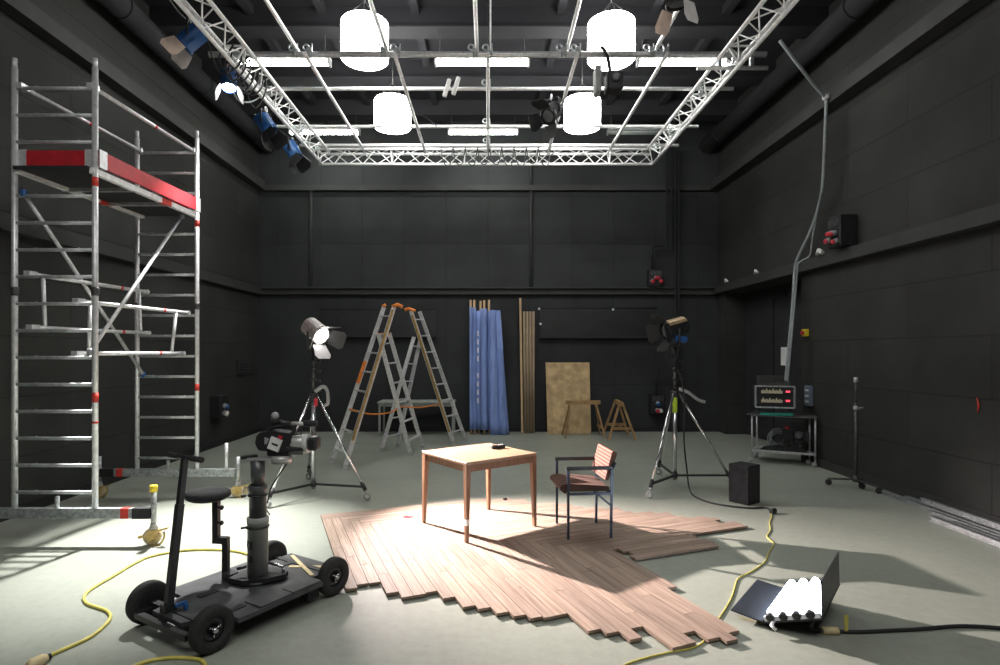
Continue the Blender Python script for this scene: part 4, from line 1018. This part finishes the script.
# loose cables on the rig
solo(MB().tube(smooth_path([P(163, -10, 6.0), P(180, 14, 6.3), P(205, 36, 6.7), P(214, 62, 7.0), P(222, 74, 7.1), P(232, 64, 7.1)], 6), .011, 8), 'rig_cable', 'cable_black', 'black cable looping between the first two blue truss lamps', 'cable')
solo(MB().tube(smooth_path([P(232, 88, 7.3), P(238, 100, 7.4), P(250, 102, 7.6), P(262, 96, 7.9)], 6), .010, 8), 'rig_cable', 'cable_grey', 'pale cable drooping from the lit truss lamp', 'cable')
rr = random.Random(3)
mbx = MB()
for k in range(9):
    x = -.85 + .22 * k
    mbx.tube(smooth_path([V((x, 10.37, ZR + .25)), V((x + .05, 10.33, ZR - .02)), V((x + .16, 10.34, ZR + rr.uniform(-.12, .0))), V((x + .22, 10.37, ZR + .25))], 5), .009, 6)
solo(mbx, 'rig_cable', 'cable_black', 'tangle of black cables looped along the middle of the far truss', 'cable')
solo(MB().tube(smooth_path([P(440, 155 - 15, 9.3), V((P(437, 116, 9.5).x, 9.5, ZP2)), P(425, 117, 8.8), P(415, 114, 8.7)][1:], 6), .008, 6), 'rig_cable', 'cable_black', 'thin black cable hanging beside the far drum shade', 'cable')

# ================================================================== STEPLADDERS
def section(o, fa, fb, ta_, tb_, n, mats, cap=None):
    """ladder section: stile feet fa, fb and stile tops ta_, tb_"""
    for f, t, m in ((fa, ta_, mats[0]), (fb, tb_, mats[1])):
        side = (V(fb) - V(fa)).normalized()
        s = MB().bar(f, t, .028, .07, side.cross(V(t) - V(f)))
        s = s.build('stile', m, o)
        MB().bar(V(f), V(f).lerp(V(t), .03), .031, .074, side.cross(V(t) - V(f))).build('foot', 'alu_dull', s)
    for k in range(n):
        t = (k + .75) / (n + .25)
        MB().bar(V(fa).lerp(V(ta_), t), V(fb).lerp(V(tb_), t), .055, .022, (0, 0, 1)).build('rung', 'alu', o)
LDa = thing('stepladder', 'tall aluminium stepladder with ochre stile beside the lit spotlight', 'ladder', (-1.8, 9.5, 0))
f1a, f1b = G(331, 463.5), G(344, 470)
t1a, t1b = P(384, 307, 9.75), P(394, 307, 9.45)
section(LDa, f1a, f1b, t1a, t1b, 8, ('alu', 'alu'))
side = (f1b - f1a).normalized()
MB().bar(f1b.lerp(t1b, .17) + V((0, -.04, 0)), f1b.lerp(t1b, .98) + V((0, -.04, 0)), .03, .03, side.cross(t1b - f1b)).build('stile_facing', 'ochre', LDa)
MB().bar(f1a.lerp(t1a, .50) + V((0, -.04, 0)), f1a.lerp(t1a, .64) + V((0, -.04, 0)), .03, .05, side.cross(t1a - f1a)).build('warning_sticker', 'orange', LDa)
section(LDa, G(411, 455.5), G(423, 448.5), P(378.5, 334, 9.6), P(389, 333, 9.9), 6, ('alu', 'alu'))
MB().tube([t1b + V((-.03, 0, .0)), t1b + V((.06, 0, .04)), t1b + V((.14, 0, .0))], .03, 8).tube([t1a + V((-.03, 0, 0)), t1a + V((.03, 0, .04))], .028, 8).build('top_hook', 'orange', LDa)
MB().bar(P(378.5, 334, 9.6), P(389, 333.5, 9.9), .05, .03, (0, 0, 1)).build('hinge_cap', 'orange', LDa)
LDb = thing('stepladder', 'aluminium stepladder with ochre stile standing closer to the blue rolls', 'ladder', (-1.2, 11.0, 0))
f2a, f2b = G(453.7, 444.5), G(466, 441)
t2a, t2b = P(411, 311, 10.75), P(419.5, 311.5, 11.1)
section(LDb, f2a, f2b, t2a, t2b, 8, ('alu', 'alu'))
side = (f2b - f2a).normalized()
MB().bar(f2a.lerp(t2a, .10) + V((0, -.045, 0)), f2a.lerp(t2a, .97) + V((0, -.045, 0)), .03, .03, side.cross(t2a - f2a)).build('stile_facing', 'ochre', LDb)
section(LDb, G(381, 451.5), G(397, 447), P(414, 337, 10.8), P(420.5, 338.5, 11.1), 6, ('alu', 'alu'))
MB().tube([t2a + V((-.12, 0, .02)), t2a + V((-.04, 0, .045)), t2a + V((.08, 0, .0))], .03, 8).build('top_hook', 'orange', LDb)
solo(MB().tube(smooth_path([P(349.5, 409, 8.95), P(370, 414, 9.2), P(390, 412.5, 9.6), P(402, 407, 9.9), P(420, 407.5, 10.5), P(441, 404, 11.0)], 6), .012, 8), 'orange_strap', 'orange', 'orange cord strung between the two stepladders', 'cord')
# bench behind
o = thing('work_bench', 'plain grey bench against the far wall behind the stepladders', 'bench', (-1.55, 12.35, 0))
MB().bbox((-1.51, 12.35, .715), (1.62, .62, .04), None, .006).build('benchtop', 'bench', o)
for x in (-2.28, -.74):
    for y in (12.09, 12.61): MB().bar((x, y, 0), (x, y, .70), .04, .04).build('leg', 'bench', o)
    MB().bar((x, 12.09, .66), (x, 12.61, .66), .03, .05).build('end_rail', 'bench', o)
MB().bar((-2.28, 12.09, .66), (-.74, 12.09, .66), .03, .05).build('front_rail', 'bench', o)

# ================================================================== ROLLS, TUBES, BOARDS AGAINST THE FAR WALL
def roll(px0, px1, w0, w1, ytop, pole_px, pole_top, label, Yb=12.42, Yt=12.66, ybot=434, fold=False, pole_bottom=True):
    Bf = P(px0, ybot, Yb); Bf.z = .0; Tf = P(px1, ytop, Yt)
    o = thing('blue_fabric_roll', label, 'fabric roll', V((Bf.x, Bf.y, 0)), group='blue fabric rolls leaning on the far wall')
    d = (Tf - Bf).normalized()
    b0 = Bf + d * (.10 if pole_px else .0)
    n, m = 18, 12; vs, fs = [], []
    rl = random.Random(int(px0 * 10))
    ph = [rl.uniform(0, 6.28) for _ in range(4)]
    a, b, _ = frame_of(d)
    for i in range(m + 1):
        t = i / m; c = b0.lerp(Tf, t); r = (w0 + (w1 - w0) * t) / 2
        for k in range(n):
            th = 2 * PI * k / n
            rr = r * (1 + .07 * math.sin(3 * th + ph[0] + t * .6) + .05 * math.sin(5 * th + ph[1] - t))
            vs.append(c + a * math.cos(th) * rr + b * math.sin(th) * rr)
    for i in range(m):
        for k in range(n): fs.append((i * n + k, i * n + (k + 1) % n, (i + 1) * n + (k + 1) % n, (i + 1) * n + k))
    fs.append(list(range(n))); fs.append([m * n + k for k in range(n)])
    mb = MB().add(vs, fs, True)
    mb.build('fabric', 'blue_fabric', o)
    if pole_px:
        pt = P(pole_px, pole_top, Yt + .02)
        MB().tube([V((Bf.x, Bf.y, 0.01)), pt], .024, 10).build('pole', 'timber', o)
    if fold:
        q = P(500.5, 350, Yt - .12)
        MB().extrude([P(496, 312, Yt - .07), P(500.5, 312, Yt - .06), P(503, 347, Yt - .14), P(502.5, 352, Yt - .15), P(497, 348, Yt - .14)], V((0, -.03, 0))).build('fabric_flap', 'blue_fabric', o)
    return o
roll(471.2, 470.7, .075, .065, 307, 470.6, 300, 'slim blue roll on a pole, closest to the stepladders')
roll(474.6, 474.2, .085, .075, 308, 474.2, 300, 'slim blue roll on a pole, second from the stepladders')
R3 = roll(478.8, 478.6, .12, .10, 311, 480.6, 301, 'slim blue roll with pale slits down its edge', Yb=12.5)
roll(484.3, 483.6, .155, .15, 309, 484.2, 300.5, 'broad blue roll on a pole, fourth from the stepladders', Yb=12.36, Yt=12.62)
roll(489.3, 489, .08, .07, 311, 489, 300, 'narrow blue roll on a pole between two broad rolls', Yb=12.46)
roll(494.6, 492.6, .20, .14, 310.5, None, None, 'broad smooth blue roll without a pole', Yb=12.36, Yt=12.62)
roll(503.7, 498.0, .24, .095, 310.5, None, None, 'widest blue roll with a loose flap, closest to the cardboard tubes', Yb=12.40, Yt=12.64, fold=True)
for k in range(9):
    if k == 4: continue
    p = P(477.2, 336 + 8.4 * k, 12.40)
    MB().extrude([p, p + V((.03, 0, 0)), p + V((.03, 0, .11)), p + V((0, 0, .11))], V((0, -.012, 0))).build('pale_slit', 'white_paint', R3)
def leaning(px0, px1, ytop, r, name, m, label, cat, group, Yb=12.5, Yt=12.72, square=False):
    Bf = P(px0, 433, Yb); Bf.z = .0; Tf = P(px1, ytop, Yt)
    mb = MB()
    if square: mb.bar(Bf + V((0, 0, .012)), Tf, r * 1.8, r * 1.8)
    else: mb.tube([Bf + V((0, 0, .012)), Tf], r, 14)
    return solo(mb, name, m, label, cat, group)
leaning(522.3, 520.2, 298, .024, 'timber_pole', 'timber', 'tall pale timber pole leaning beside the cardboard tubes', 'pole', None, square=True)
for k, lab in enumerate(('brown cardboard tube next to the tall timber pole', 'brown cardboard tube, second from the tall timber pole', 'brown cardboard tube, third from the tall timber pole', 'brown cardboard tube farthest from the timber pole')):
    leaning(525.2 + 2.75 * k, 524.1 + 3.1 * k, 311.5, .0275, 'cardboard_tube', 'tube', lab, 'tube', 'cardboard tubes leaning on the far wall', Yb=12.55)
a, b, c, d = P(547.5, 432.5, 12.45), P(591, 432, 12.45), P(589.3, 362.5, 12.8), P(545.5, 362.5, 12.8)
for v in (a, b): v.z = .005
solo(MB().extrude([a, b, c, d], V((0, -.022, .002))), 'plywood_sheet', 'ply', 'stained plywood sheet leaning upright on the far wall behind a sawhorse', 'plywood')
def sawhorse(c, ang, L, h, label):
    o = thing('sawhorse', label, 'sawhorse', V((c[0], c[1], 0)), group=None)
    R = Matrix.Rotation(ang, 3, 'Z'); c = V((c[0], c[1], 0))
    def S(x, y, z): return c + R @ V((x, y, z))
    MB().bar(S(-L / 2, 0, h - .04), S(L / 2, 0, h - .04), .07, .08).build('beam', 'saw_timber', o)
    for x in (-1, 1):
        for y in (-1, 1):
            MB().bar(S(x * (L / 2 + .05), y * .27, 0), S(x * (L / 2 - .10), y * .03, h - .03), .045, .03, R @ V((1, 0, 0))).build('leg', 'saw_timber', o)
        MB().bar(S(x * (L / 2 - .02), -.20, .22), S(x * (L / 2 - .02), .20, .22), .02, .06).build('end_brace', 'saw_timber', o)
    MB().bar(S(-L / 2, 0, .24), S(L / 2, 0, .24), .02, .05).build('stretcher', 'saw_timber', o) if ang else None
sawhorse((2.0, 12.1), 0.0, .72, .76, 'wooden sawhorse seen side-on in front of the plywood sheet')
sawhorse((2.74, 12.05), PI / 2 - .06, .75, .76, 'wooden sawhorse seen end-on beside the plywood sheet')

# ================================================================== TROLLEY AND ITS LOAD
TR = thing('equipment_trolley', 'wheeled steel trolley table with a lower shelf beside the dark wall', 'trolley', (4.62, 9.2, 0))
q1, q2, q3, q4 = V((4.27, 9.30, 0)), V((5.055, 8.88, 0)), V((5.09, 9.10, 0)), V((4.52, 9.66, 0))
zt = .79
MB().extrude([p + V((0, 0, zt - .03)) for p in (q1 + V((-.09, 0, 0)), q2 + V((0, -.05, 0)), q3 + V((.05, -.05, 0)), q4)], V((0, 0, .03))).build('top_shelf', 'steel_dark', TR)
rim = MB(); sh = MB()
for p, q in ((q1, q2), (q2, q3), (q3, q4), (q4, q1)):
    rim.bar(p + V((0, 0, zt - .02)), q + V((0, 0, zt - .02)), .03, .035); sh.bar(p + V((0, 0, .195)), q + V((0, 0, .195)), .028, .03)
rim.build('top_rim', 'alu_dull', TR); sh.build('lower_rim', 'alu_dull', TR)
MB().extrude([p + V((0, 0, .185)) for p in (q1, q2, q3, q4)], V((0, 0, .012))).build('lower_shelf', 'galv', TR)
for p in (q1, q2, q3, q4):
    lg = MB().tube([p + V((0, 0, .11)), p + V((0, 0, zt))], .015, 12).build('leg', 'alu_dull', TR)
    MB().lathe([(.015, -.012), (.036, -.012), (.04, 0), (.036, .012), (.015, .012)], p + V((-.02, 0, .04)), (.4, 1, 0), 18).tube([p + V((-.02, 0, .04)), p + V((0, 0, .08)), p + V((0, 0, .13))], .012, 8).build('caster', 'grey', lg)
# dimmer rack
rk0, rk1 = P(755.5, 407, 9.17), P(794.5, 407, 9.0)
RK = thing('dimmer_rack', 'silver-edged equipment rack with two slider rows and red lights on the trolley', 'equipment rack', ((rk0.x + rk1.x) / 2, 9.2, .86))
dx = (rk1 - rk0); dx.z = 0; wR = dx.length; ex = dx.normalized(); ey = V((-ex.y, ex.x, 0))
def RKp(x, y, z): return V((rk0.x, rk0.y, 0)) + ex * x + ey * y + V((0, 0, z))
z0, z1 = rk0.z, rk0.z + .335
RR = Matrix((ex, ey, V((0, 0, 1)))).transposed()
MB().box(RKp(wR / 2, .17, (z0 + z1) / 2), (wR, .32, z1 - z0), RR).build('case', 'black', RK)
fr = MB()
for p, q in (((0, z0), (wR, z0)), ((wR, z0), (wR, z1)), ((wR, z1), (0, z1)), ((0, z1), (0, z0))): fr.bar(RKp(p[0], 0, p[1]), RKp(q[0], 0, q[1]), .022, .022)
fr.build('edge_frame', 'alu_dull', RK)
for k, zz in enumerate((z0 + .10, z0 + .245)):
    u = MB().box(RKp(wR / 2, .005, zz), (wR - .06, .02, .12), RR).build('dimmer_unit', 'black_matte', RK)
    MB().box(RKp(wR * .42, -.008, zz), (wR * .55, .008, .045), RR).build('slider_row', 'slider', u)
    for j in range(6): MB().box(RKp(wR * (.2 + .085 * j), -.014, zz + (.02 if (j + k) % 2 else .035)), (.022, .012, .03), RR).build('slider_knob', 'slider', u)
    MB().box(RKp(wR * .83, -.008, zz), (wR * .12, .008, .05), RR).build('display', 'black', u)
    for j in range(2): MB().box(RKp(wR * (.80 + .06 * j), -.014, zz + .01), (.025, .006, .03), RR).build('indicator', 'led_red', u)
for xx in (.05, wR - .05): MB().lathe([(.025, 0), (.03, .04)], RKp(xx, .06, z0 - .05), (0, 0, 1), 12).build('rubber_foot', 'rubber', RK)
MX = thing('mixing_desk', 'dark sloping control desk on top of the equipment rack', 'control desk', RKp(wR / 2, .15, z1))
MB().extrude([RKp(.05, -.02, z1 + .018), RKp(.05, .30, z1 + .018), RKp(.05, .30, z1 + .16), RKp(.05, -.02, z1 + .03)], ex * (wR - .10)).build('case', 'steel_dark', MX)
for k in range(10): MB().box(RKp(.10 + (wR - .2) * k / 9, .14, z1 + .10), (.012, .14, .012), RR @ Matrix.Rotation(.38, 3, 'X')).build('fader', 'black', MX)
solo(MB().extrude([RKp(x, y, zt) for x, y in ((.05, -.10), (.25, -.16), (.52, -.10), (.55, .02), (.10, .04))], V((0, 0, .025))), 'teal_cloth', 'teal', 'folded teal cloth under the equipment rack on the trolley', 'cloth')
# lower shelf load
def sh_p(s, t, z): return (q1.lerp(q2, s)).lerp(q4.lerp(q3, s), t) + V((0, 0, z))
prof = []
bm_ = MB(); N1, N2 = 14, 6; vs, fs = [], []
rg = random.Random(9)
for i in range(N1 + 1):
    for j in range(N2 + 1):
        e = math.sin(PI * min(1, max(0, (i / N1)))) ** .4 * math.sin(PI * j / N2) ** .5
        vs.append(sh_p(.12 + .80 * i / N1, .06 + .55 * j / N2, .208 + .08 * e + rg.uniform(-.008, .012) * (e > .1)))
for i in range(N1):
    for j in range(N2): a0 = i * (N2 + 1) + j; fs.append((a0, a0 + N2 + 1, a0 + N2 + 2, a0 + 1))
bm_.add(vs, fs, True); bm_.add([sh_p(s, t, .204) for s, t in ((.12, .06), (.92, .06), (.92, .61), (.12, .61))], [(0, 1, 2, 3)])
solo(bm_, 'black_cloth', 'bag', 'crumpled black cloth spread on the lower shelf of the trolley', 'cloth')
cl = MB()
for k in range(7):
    cl.ring(sh_p(.40, .72, .345 + .012 * k), V((.3 * rg.uniform(-1, 1), 1, .3 * rg.uniform(-1, 1))), .12 + .012 * (k % 3), .008, 24, 6)
solo(cl, 'cable_coil', 'cable_grey', 'coil of grey cable standing on the lower shelf of the trolley', 'cable')
o = thing('spray_can', 'dark canister with a red cap on the lower shelf of the trolley', 'can', sh_p(.58, .80, .2))
MB().lathe([(.035, 0), (.04, .01), (.04, .26), (.02, .30)], sh_p(.58, .80, .197), (0, 0, 1), 18).build('canister', 'steel_dark', o)
MB().lathe([(.04, 0), (.042, .02), (.042, .10), (.03, .12)], sh_p(.58, .80, .46), (0, 0, 1), 18).build('cap', 'red_plug', o)
fresnel('stage_lamp', 'dark lamp stored on the lower shelf of the trolley', sh_p(.80, .6, .46), V((-.7, -.6, .1)), .085, ('black', 'black'), 'lens_off', [('black_matte', .9), ('black_matte', .9), ('black_matte', .9), None], 'stand')
solo(MB().tube(smooth_path([sh_p(.1, .1, .80), sh_p(.12, .05, .74), sh_p(.18, .02, .70), sh_p(.25, .05, .73), sh_p(.28, .1, .80)], 5), .009, 6), 'trolley_cable', 'cable_black', 'black cable drooping over the edge of the trolley top', 'cable')

# light stand
LS = V((4.80, 7.50, 0))
o = thing('roller_stand', 'thin empty roller stand with splayed base beside the dark wall', 'stand', LS)
MB().tube([LS + V((0, 0, .09)), LS + V((0, 0, 1.12))], .019, 12).build('mast', 'steel_dark', o)
MB().tube([LS + V((0, 0, 1.1)), LS + V((0, 0, 1.42))], .013, 10).build('upper_mast', 'steel_dark', o)
MB().lathe([(.026, 0), (.026, .07)], LS + V((0, 0, 1.38)), (0, 0, 1), 12).build('socket', 'galv', o)
MB().lathe([(.03, 0), (.034, .02), (.034, .05), (.025, .06)], LS + V((0, 0, .84 + .18)), (0, 0, 1), 12).tube([LS + V((.02, -.02, 1.05)), LS + V((.07, -.04, 1.06))], .010, 6).build('clamp_knob', 'galv', o)
MB().lathe([(.04, -.03), (.045, 0), (.03, .05)], LS + V((0, 0, .12)), (0, 0, 1), 14).build('hub', 'steel_dark', o)
for f in (G(828.5, 485), G(862, 489), G(879, 494), V((5.02, 7.75, 0))):
    f = V((f.x, f.y, 0)); lg = MB().bar(LS + V((0, 0, .12)), f + V((0, 0, .085)), .03, .022).build('leg', 'steel_dark', o)
    MB().lathe([(.012, -.014), (.035, -.014), (.04, 0), (.035, .014), (.012, .014)], f + V((0, 0, .04)), (.6, 1, 0), 16).tube([f + V((0, 0, .04)), f + V((0, 0, .09))], .012, 8).build('caster', 'rubber', lg)
# rails
for k, (x, z, ya, yb, sz, lab) in enumerate(((5.02, .03, 2.6, 6.9, (.06, .05), 'aluminium rail lying closest to the dark wall'), (4.94, .025, 2.6, 7.25, (.06, .04), 'aluminium rail second from the dark wall'),
        (4.86, .025, 2.6, 6.3, (.06, .04), 'aluminium rail third from the dark wall'), (4.78, .025, 2.6, 5.9, (.06, .04), 'aluminium rail fourth from the dark wall'), (4.98, .085, 2.6, 6.6, (.05, .05), 'aluminium rail lying on top of the others by the wall'), (4.68, .03, 4.9, 6.05, (.09, .05), 'short pale rail piece on the room side of the others'))):
    a, b = V((x, ya, z)), V((x, yb, z))
    mb = MB().bar(a, b, sz[0] * .3, sz[1]).bar(a + V((0, 0, sz[1] / 2 - .004)), b + V((0, 0, sz[1] / 2 - .004)), sz[0], .008).bar(a - V((0, 0, sz[1] / 2 - .004)), b - V((0, 0, sz[1] / 2 - .004)), sz[0], .008)
    solo(mb, 'metal_rail', 'galv' if k != 5 else 'alu_dull', lab, 'rail', 'metal rails stacked along the wall')
# ================================================================== FLOOR PANEL LIGHT
kp = V((.63, .777, 0)).normalized(); kq = V((kp.y, -kp.x, 0))
K0 = V((1.785, 3.695, .035)); KL, KW = .66, .335
tilt = math.radians(20)
kn = (-kq * math.sin(tilt) + V((0, 0, 1)) * math.cos(tilt)).normalized(); kw = (kq * math.cos(tilt) + V((0, 0, 1)) * math.sin(tilt)).normalized()
def KF(l, w, n=0.0): return K0 + kp * l + kw * w + kn * n
KN = thing('fluorescent_panel_light', 'glowing four-tube panel light lying on the floor with black barn doors', 'panel light', K0)
MB().extrude([KF(0, 0, -.0), KF(KL, 0, 0), KF(KL, KW, 0), KF(0, KW, 0)], kn * .012).build('back_shell', 'kino_black', KN)
rf = MB().extrude([KF(.03, .0, .014), KF(KL - .03, .0, .014), KF(KL - .03, KW, .014), KF(.03, KW, .014)], kn * .003).build('reflector', 'reflector', KN)
for l0, l1 in ((0, .03), (KL - .03, KL)):
    MB().extrude([KF(l0, 0, .012), KF(l1, 0, .012), KF(l1, KW, .012), KF(l0, KW, .012)], kn * .028).build('end_wall', 'reflector' if l0 == 0 else 'kino_black', KN)
for k in range(4):
    w = .045 + .08 * k
    MB().tube([KF(.03, w, .050), KF(KL - .01, w, .050)], .026, 14).build('tube', 'kino', KN)
    for l in (.0, KL): MB().lathe([(.026, -.01), (.026, .022), (.018, .03)], KF(l, w, .040), kp if l > 0 else -kp, 12).build('tube_socket', 'black', KN)
# doors
dl = MB().extrude([KF(0.0, -.012, .012), KF(KL, -.012, .012), KF(KL, -.012, .012) - kq * .20 + V((0, 0, .022)), KF(0, -.012, .012) - kq * .20 + V((0, 0, .022))], V((0, 0, -.008))).build('barn_door', 'kino_black', KN)
MB().tube([KF(0, -.006, .012), KF(KL, -.006, .012)], .009, 8).build('hinge', 'black', dl)
lettering('KINO FLO', .034, 'gold_text', dl, KF(.05, -.185, .012) + V((0, 0, .018)), kq * .98 + kp * .0, kp, 'lettering')
KH = KF(0, KW + .006, .05)
dv_ = (kn * .95 + kw * .32).normalized()
dr_ = MB().extrude([KF(.0, KW + .006, .02), KF(KL, KW + .006, .02), KF(KL, KW + .006, .02) + dv_ * .215, KF(0, KW + .006, .02) + dv_ * .215], kw * .008).build('barn_door', 'kino_black', KN)
MB().tube([KF(0, KW + .006, .012), KF(KL, KW + .006, .012)], .009, 8).build('hinge', 'black', dr_)
MB().extrude([KF(.2, KW * .55, -.002), KF(.45, KW * .55, -.002), KF(.45, KW * .9, -.002), KF(.2, KW * .9, -.002)], V((0, 0, -.085))).build('mount_box', 'kino_black', KN)
MB().tube([KF(.0, .06, .02), KF(-.05, .05, -.0), KF(-.06, .07, -.02)], .012, 8).build('corner_latch', 'alu', KN)
tail = KF(.05, KW - .02, 0)
cab = MB().tube(smooth_path([KF(.12, KW * .8, -.02), G(812, 629, .03), G(824, 630.5, .012), G(856, 632, .012), G(890, 630.5, .012), G(920, 629, .012), G(960, 626, .012), G(1000, 628, .012), G(1050, 634, .012)], 6), .012, 8)
o = thing('panel_light_cable', 'thick black cable running from the glowing panel light across the floor', 'cable', G(900, 630))
cab.build('lead', 'cable_black', o)
MB().tube([G(822, 630.5, .022), G(838, 631, .022)], .024, 10).build('connector', 'cream_tape', o)
MB().extrude([G(845, 631, .02), G(848, 631, .02), G(847, 631, .02) + V((.01, 0, .10)), G(844.5, 631, .02) + V((0, 0, .10))], V((0, .006, 0))).build('cable_tie', 'yellow_cable', o)

# ================================================================== YELLOW CABLES
def floor_cable(pix, r, name, m, label, z=None):
    return MB().tube(smooth_path([G(x, y, r if z is None else z) for x, y in pix], 6), r, 8)
o = thing('yellow_extension_cable', 'yellow cable with plug snaking behind the camera dolly', 'cable', G(90, 600))
floor_cable([(44, 658), (62, 650), (90, 637), (106, 624), (110.5, 616), (106, 610.5), (96, 607), (87, 603.5), (84, 597), (92, 588.5), (115, 575), (135, 563), (152, 556), (182, 550.5), (212, 549.5), (240, 552), (262, 560), (278, 566)], .011, '', '', '').build('lead', 'yellow_cable', o)
MB().lathe([(.02, 0), (.03, .02), (.032, .08), (.02, .10)], G(47, 657.5, .032), G(38, 661) - G(47, 657), 14).build('plug', 'cream_tape', o)
MB().lathe([(.018, 0), (.018, .05)], G(51, 656, .02), G(45, 658) - G(51, 656), 12).build('plug_collar', 'black', o)
solo(floor_cable([(120, 672), (145, 662), (165, 658.2), (185, 657.8), (200, 660), (206, 666), (205, 674)], .011, '', '', ''), 'yellow_extension_cable', 'yellow_cable', 'short bend of yellow cable at the very front beside the dolly wheel', 'cable')
o = thing('yellow_extension_cable', 'yellow cable running from the speaker past and under the planks', 'cable', G(766, 560))
zz = [(771, 511), (771.5, 517), (769.5, 523), (770.5, 530), (767, 536), (770, 540), (774, 544), (769, 552), (764.5, 562), (752, 571), (738.5, 578.5), (734, 590), (730.5, 600), (722, 614), (712, 628), (703, 642), (690, 648.5), (668, 652.5), (645, 658), (628, 663.5), (612, 672)]
floor_cable(zz, .0055, '', '', '', z=.006).build('lead', 'yellow_cable', o)
MB().lathe([(.02, 0), (.028, .02), (.028, .09), (.02, .11)], G(771, 512, .028), G(778, 509) - G(771, 512), 12).build('plug', 'black', o)
# wheel dolly etc. small extra: folding tape roll left of stand feet omitted

# ================================================================== LIGHT
def area(loc, target, sx_, sy_, power, col):
    l = bpy.data.lights.new('area_light', 'AREA'); l.shape = 'RECTANGLE'; l.size = sx_; l.size_y = sy_; l.energy = power; l.color = col
    o = bpy.data.objects.new('area_light', l); COL.objects.link(o); o.location = loc
    o.rotation_euler = (V(target) - V(loc)).to_track_quat('-Z', 'Y').to_euler(); return o
W = bpy.data.worlds.new('studio_world'); scene.world = W; W.use_nodes = True
W.node_tree.nodes['Background'].inputs[0].default_value = (.5, .53, .55, 1); W.node_tree.nodes['Background'].inputs[1].default_value = 0.0
area((0, .5, 6.3), (0, 4.5, 0), 6, 3, 230, (1, .98, .95))

# ================================================================== CAMERA
cam = bpy.data.cameras.new('camera'); co = bpy.data.objects.new('camera', cam); COL.objects.link(co)
co.location = (0, 0, CH); co.rotation_euler = (PI / 2, 0, 0)
cam.sensor_width = 36; cam.lens = F / 1000 * 36
cam.shift_x = (500 - CX) / 1000; cam.shift_y = (HY - 332.5) / 1000
cam.clip_start = .05; cam.clip_end = 100
scene.camera = co
scene.view_settings.view_transform = 'Standard'
scene.view_settings.look = 'None'
scene.view_settings.exposure = 0.15
scene.cycles.use_denoising = True
scene.cycles.max_bounces = 8
scene.cycles.sample_clamp_indirect = 8
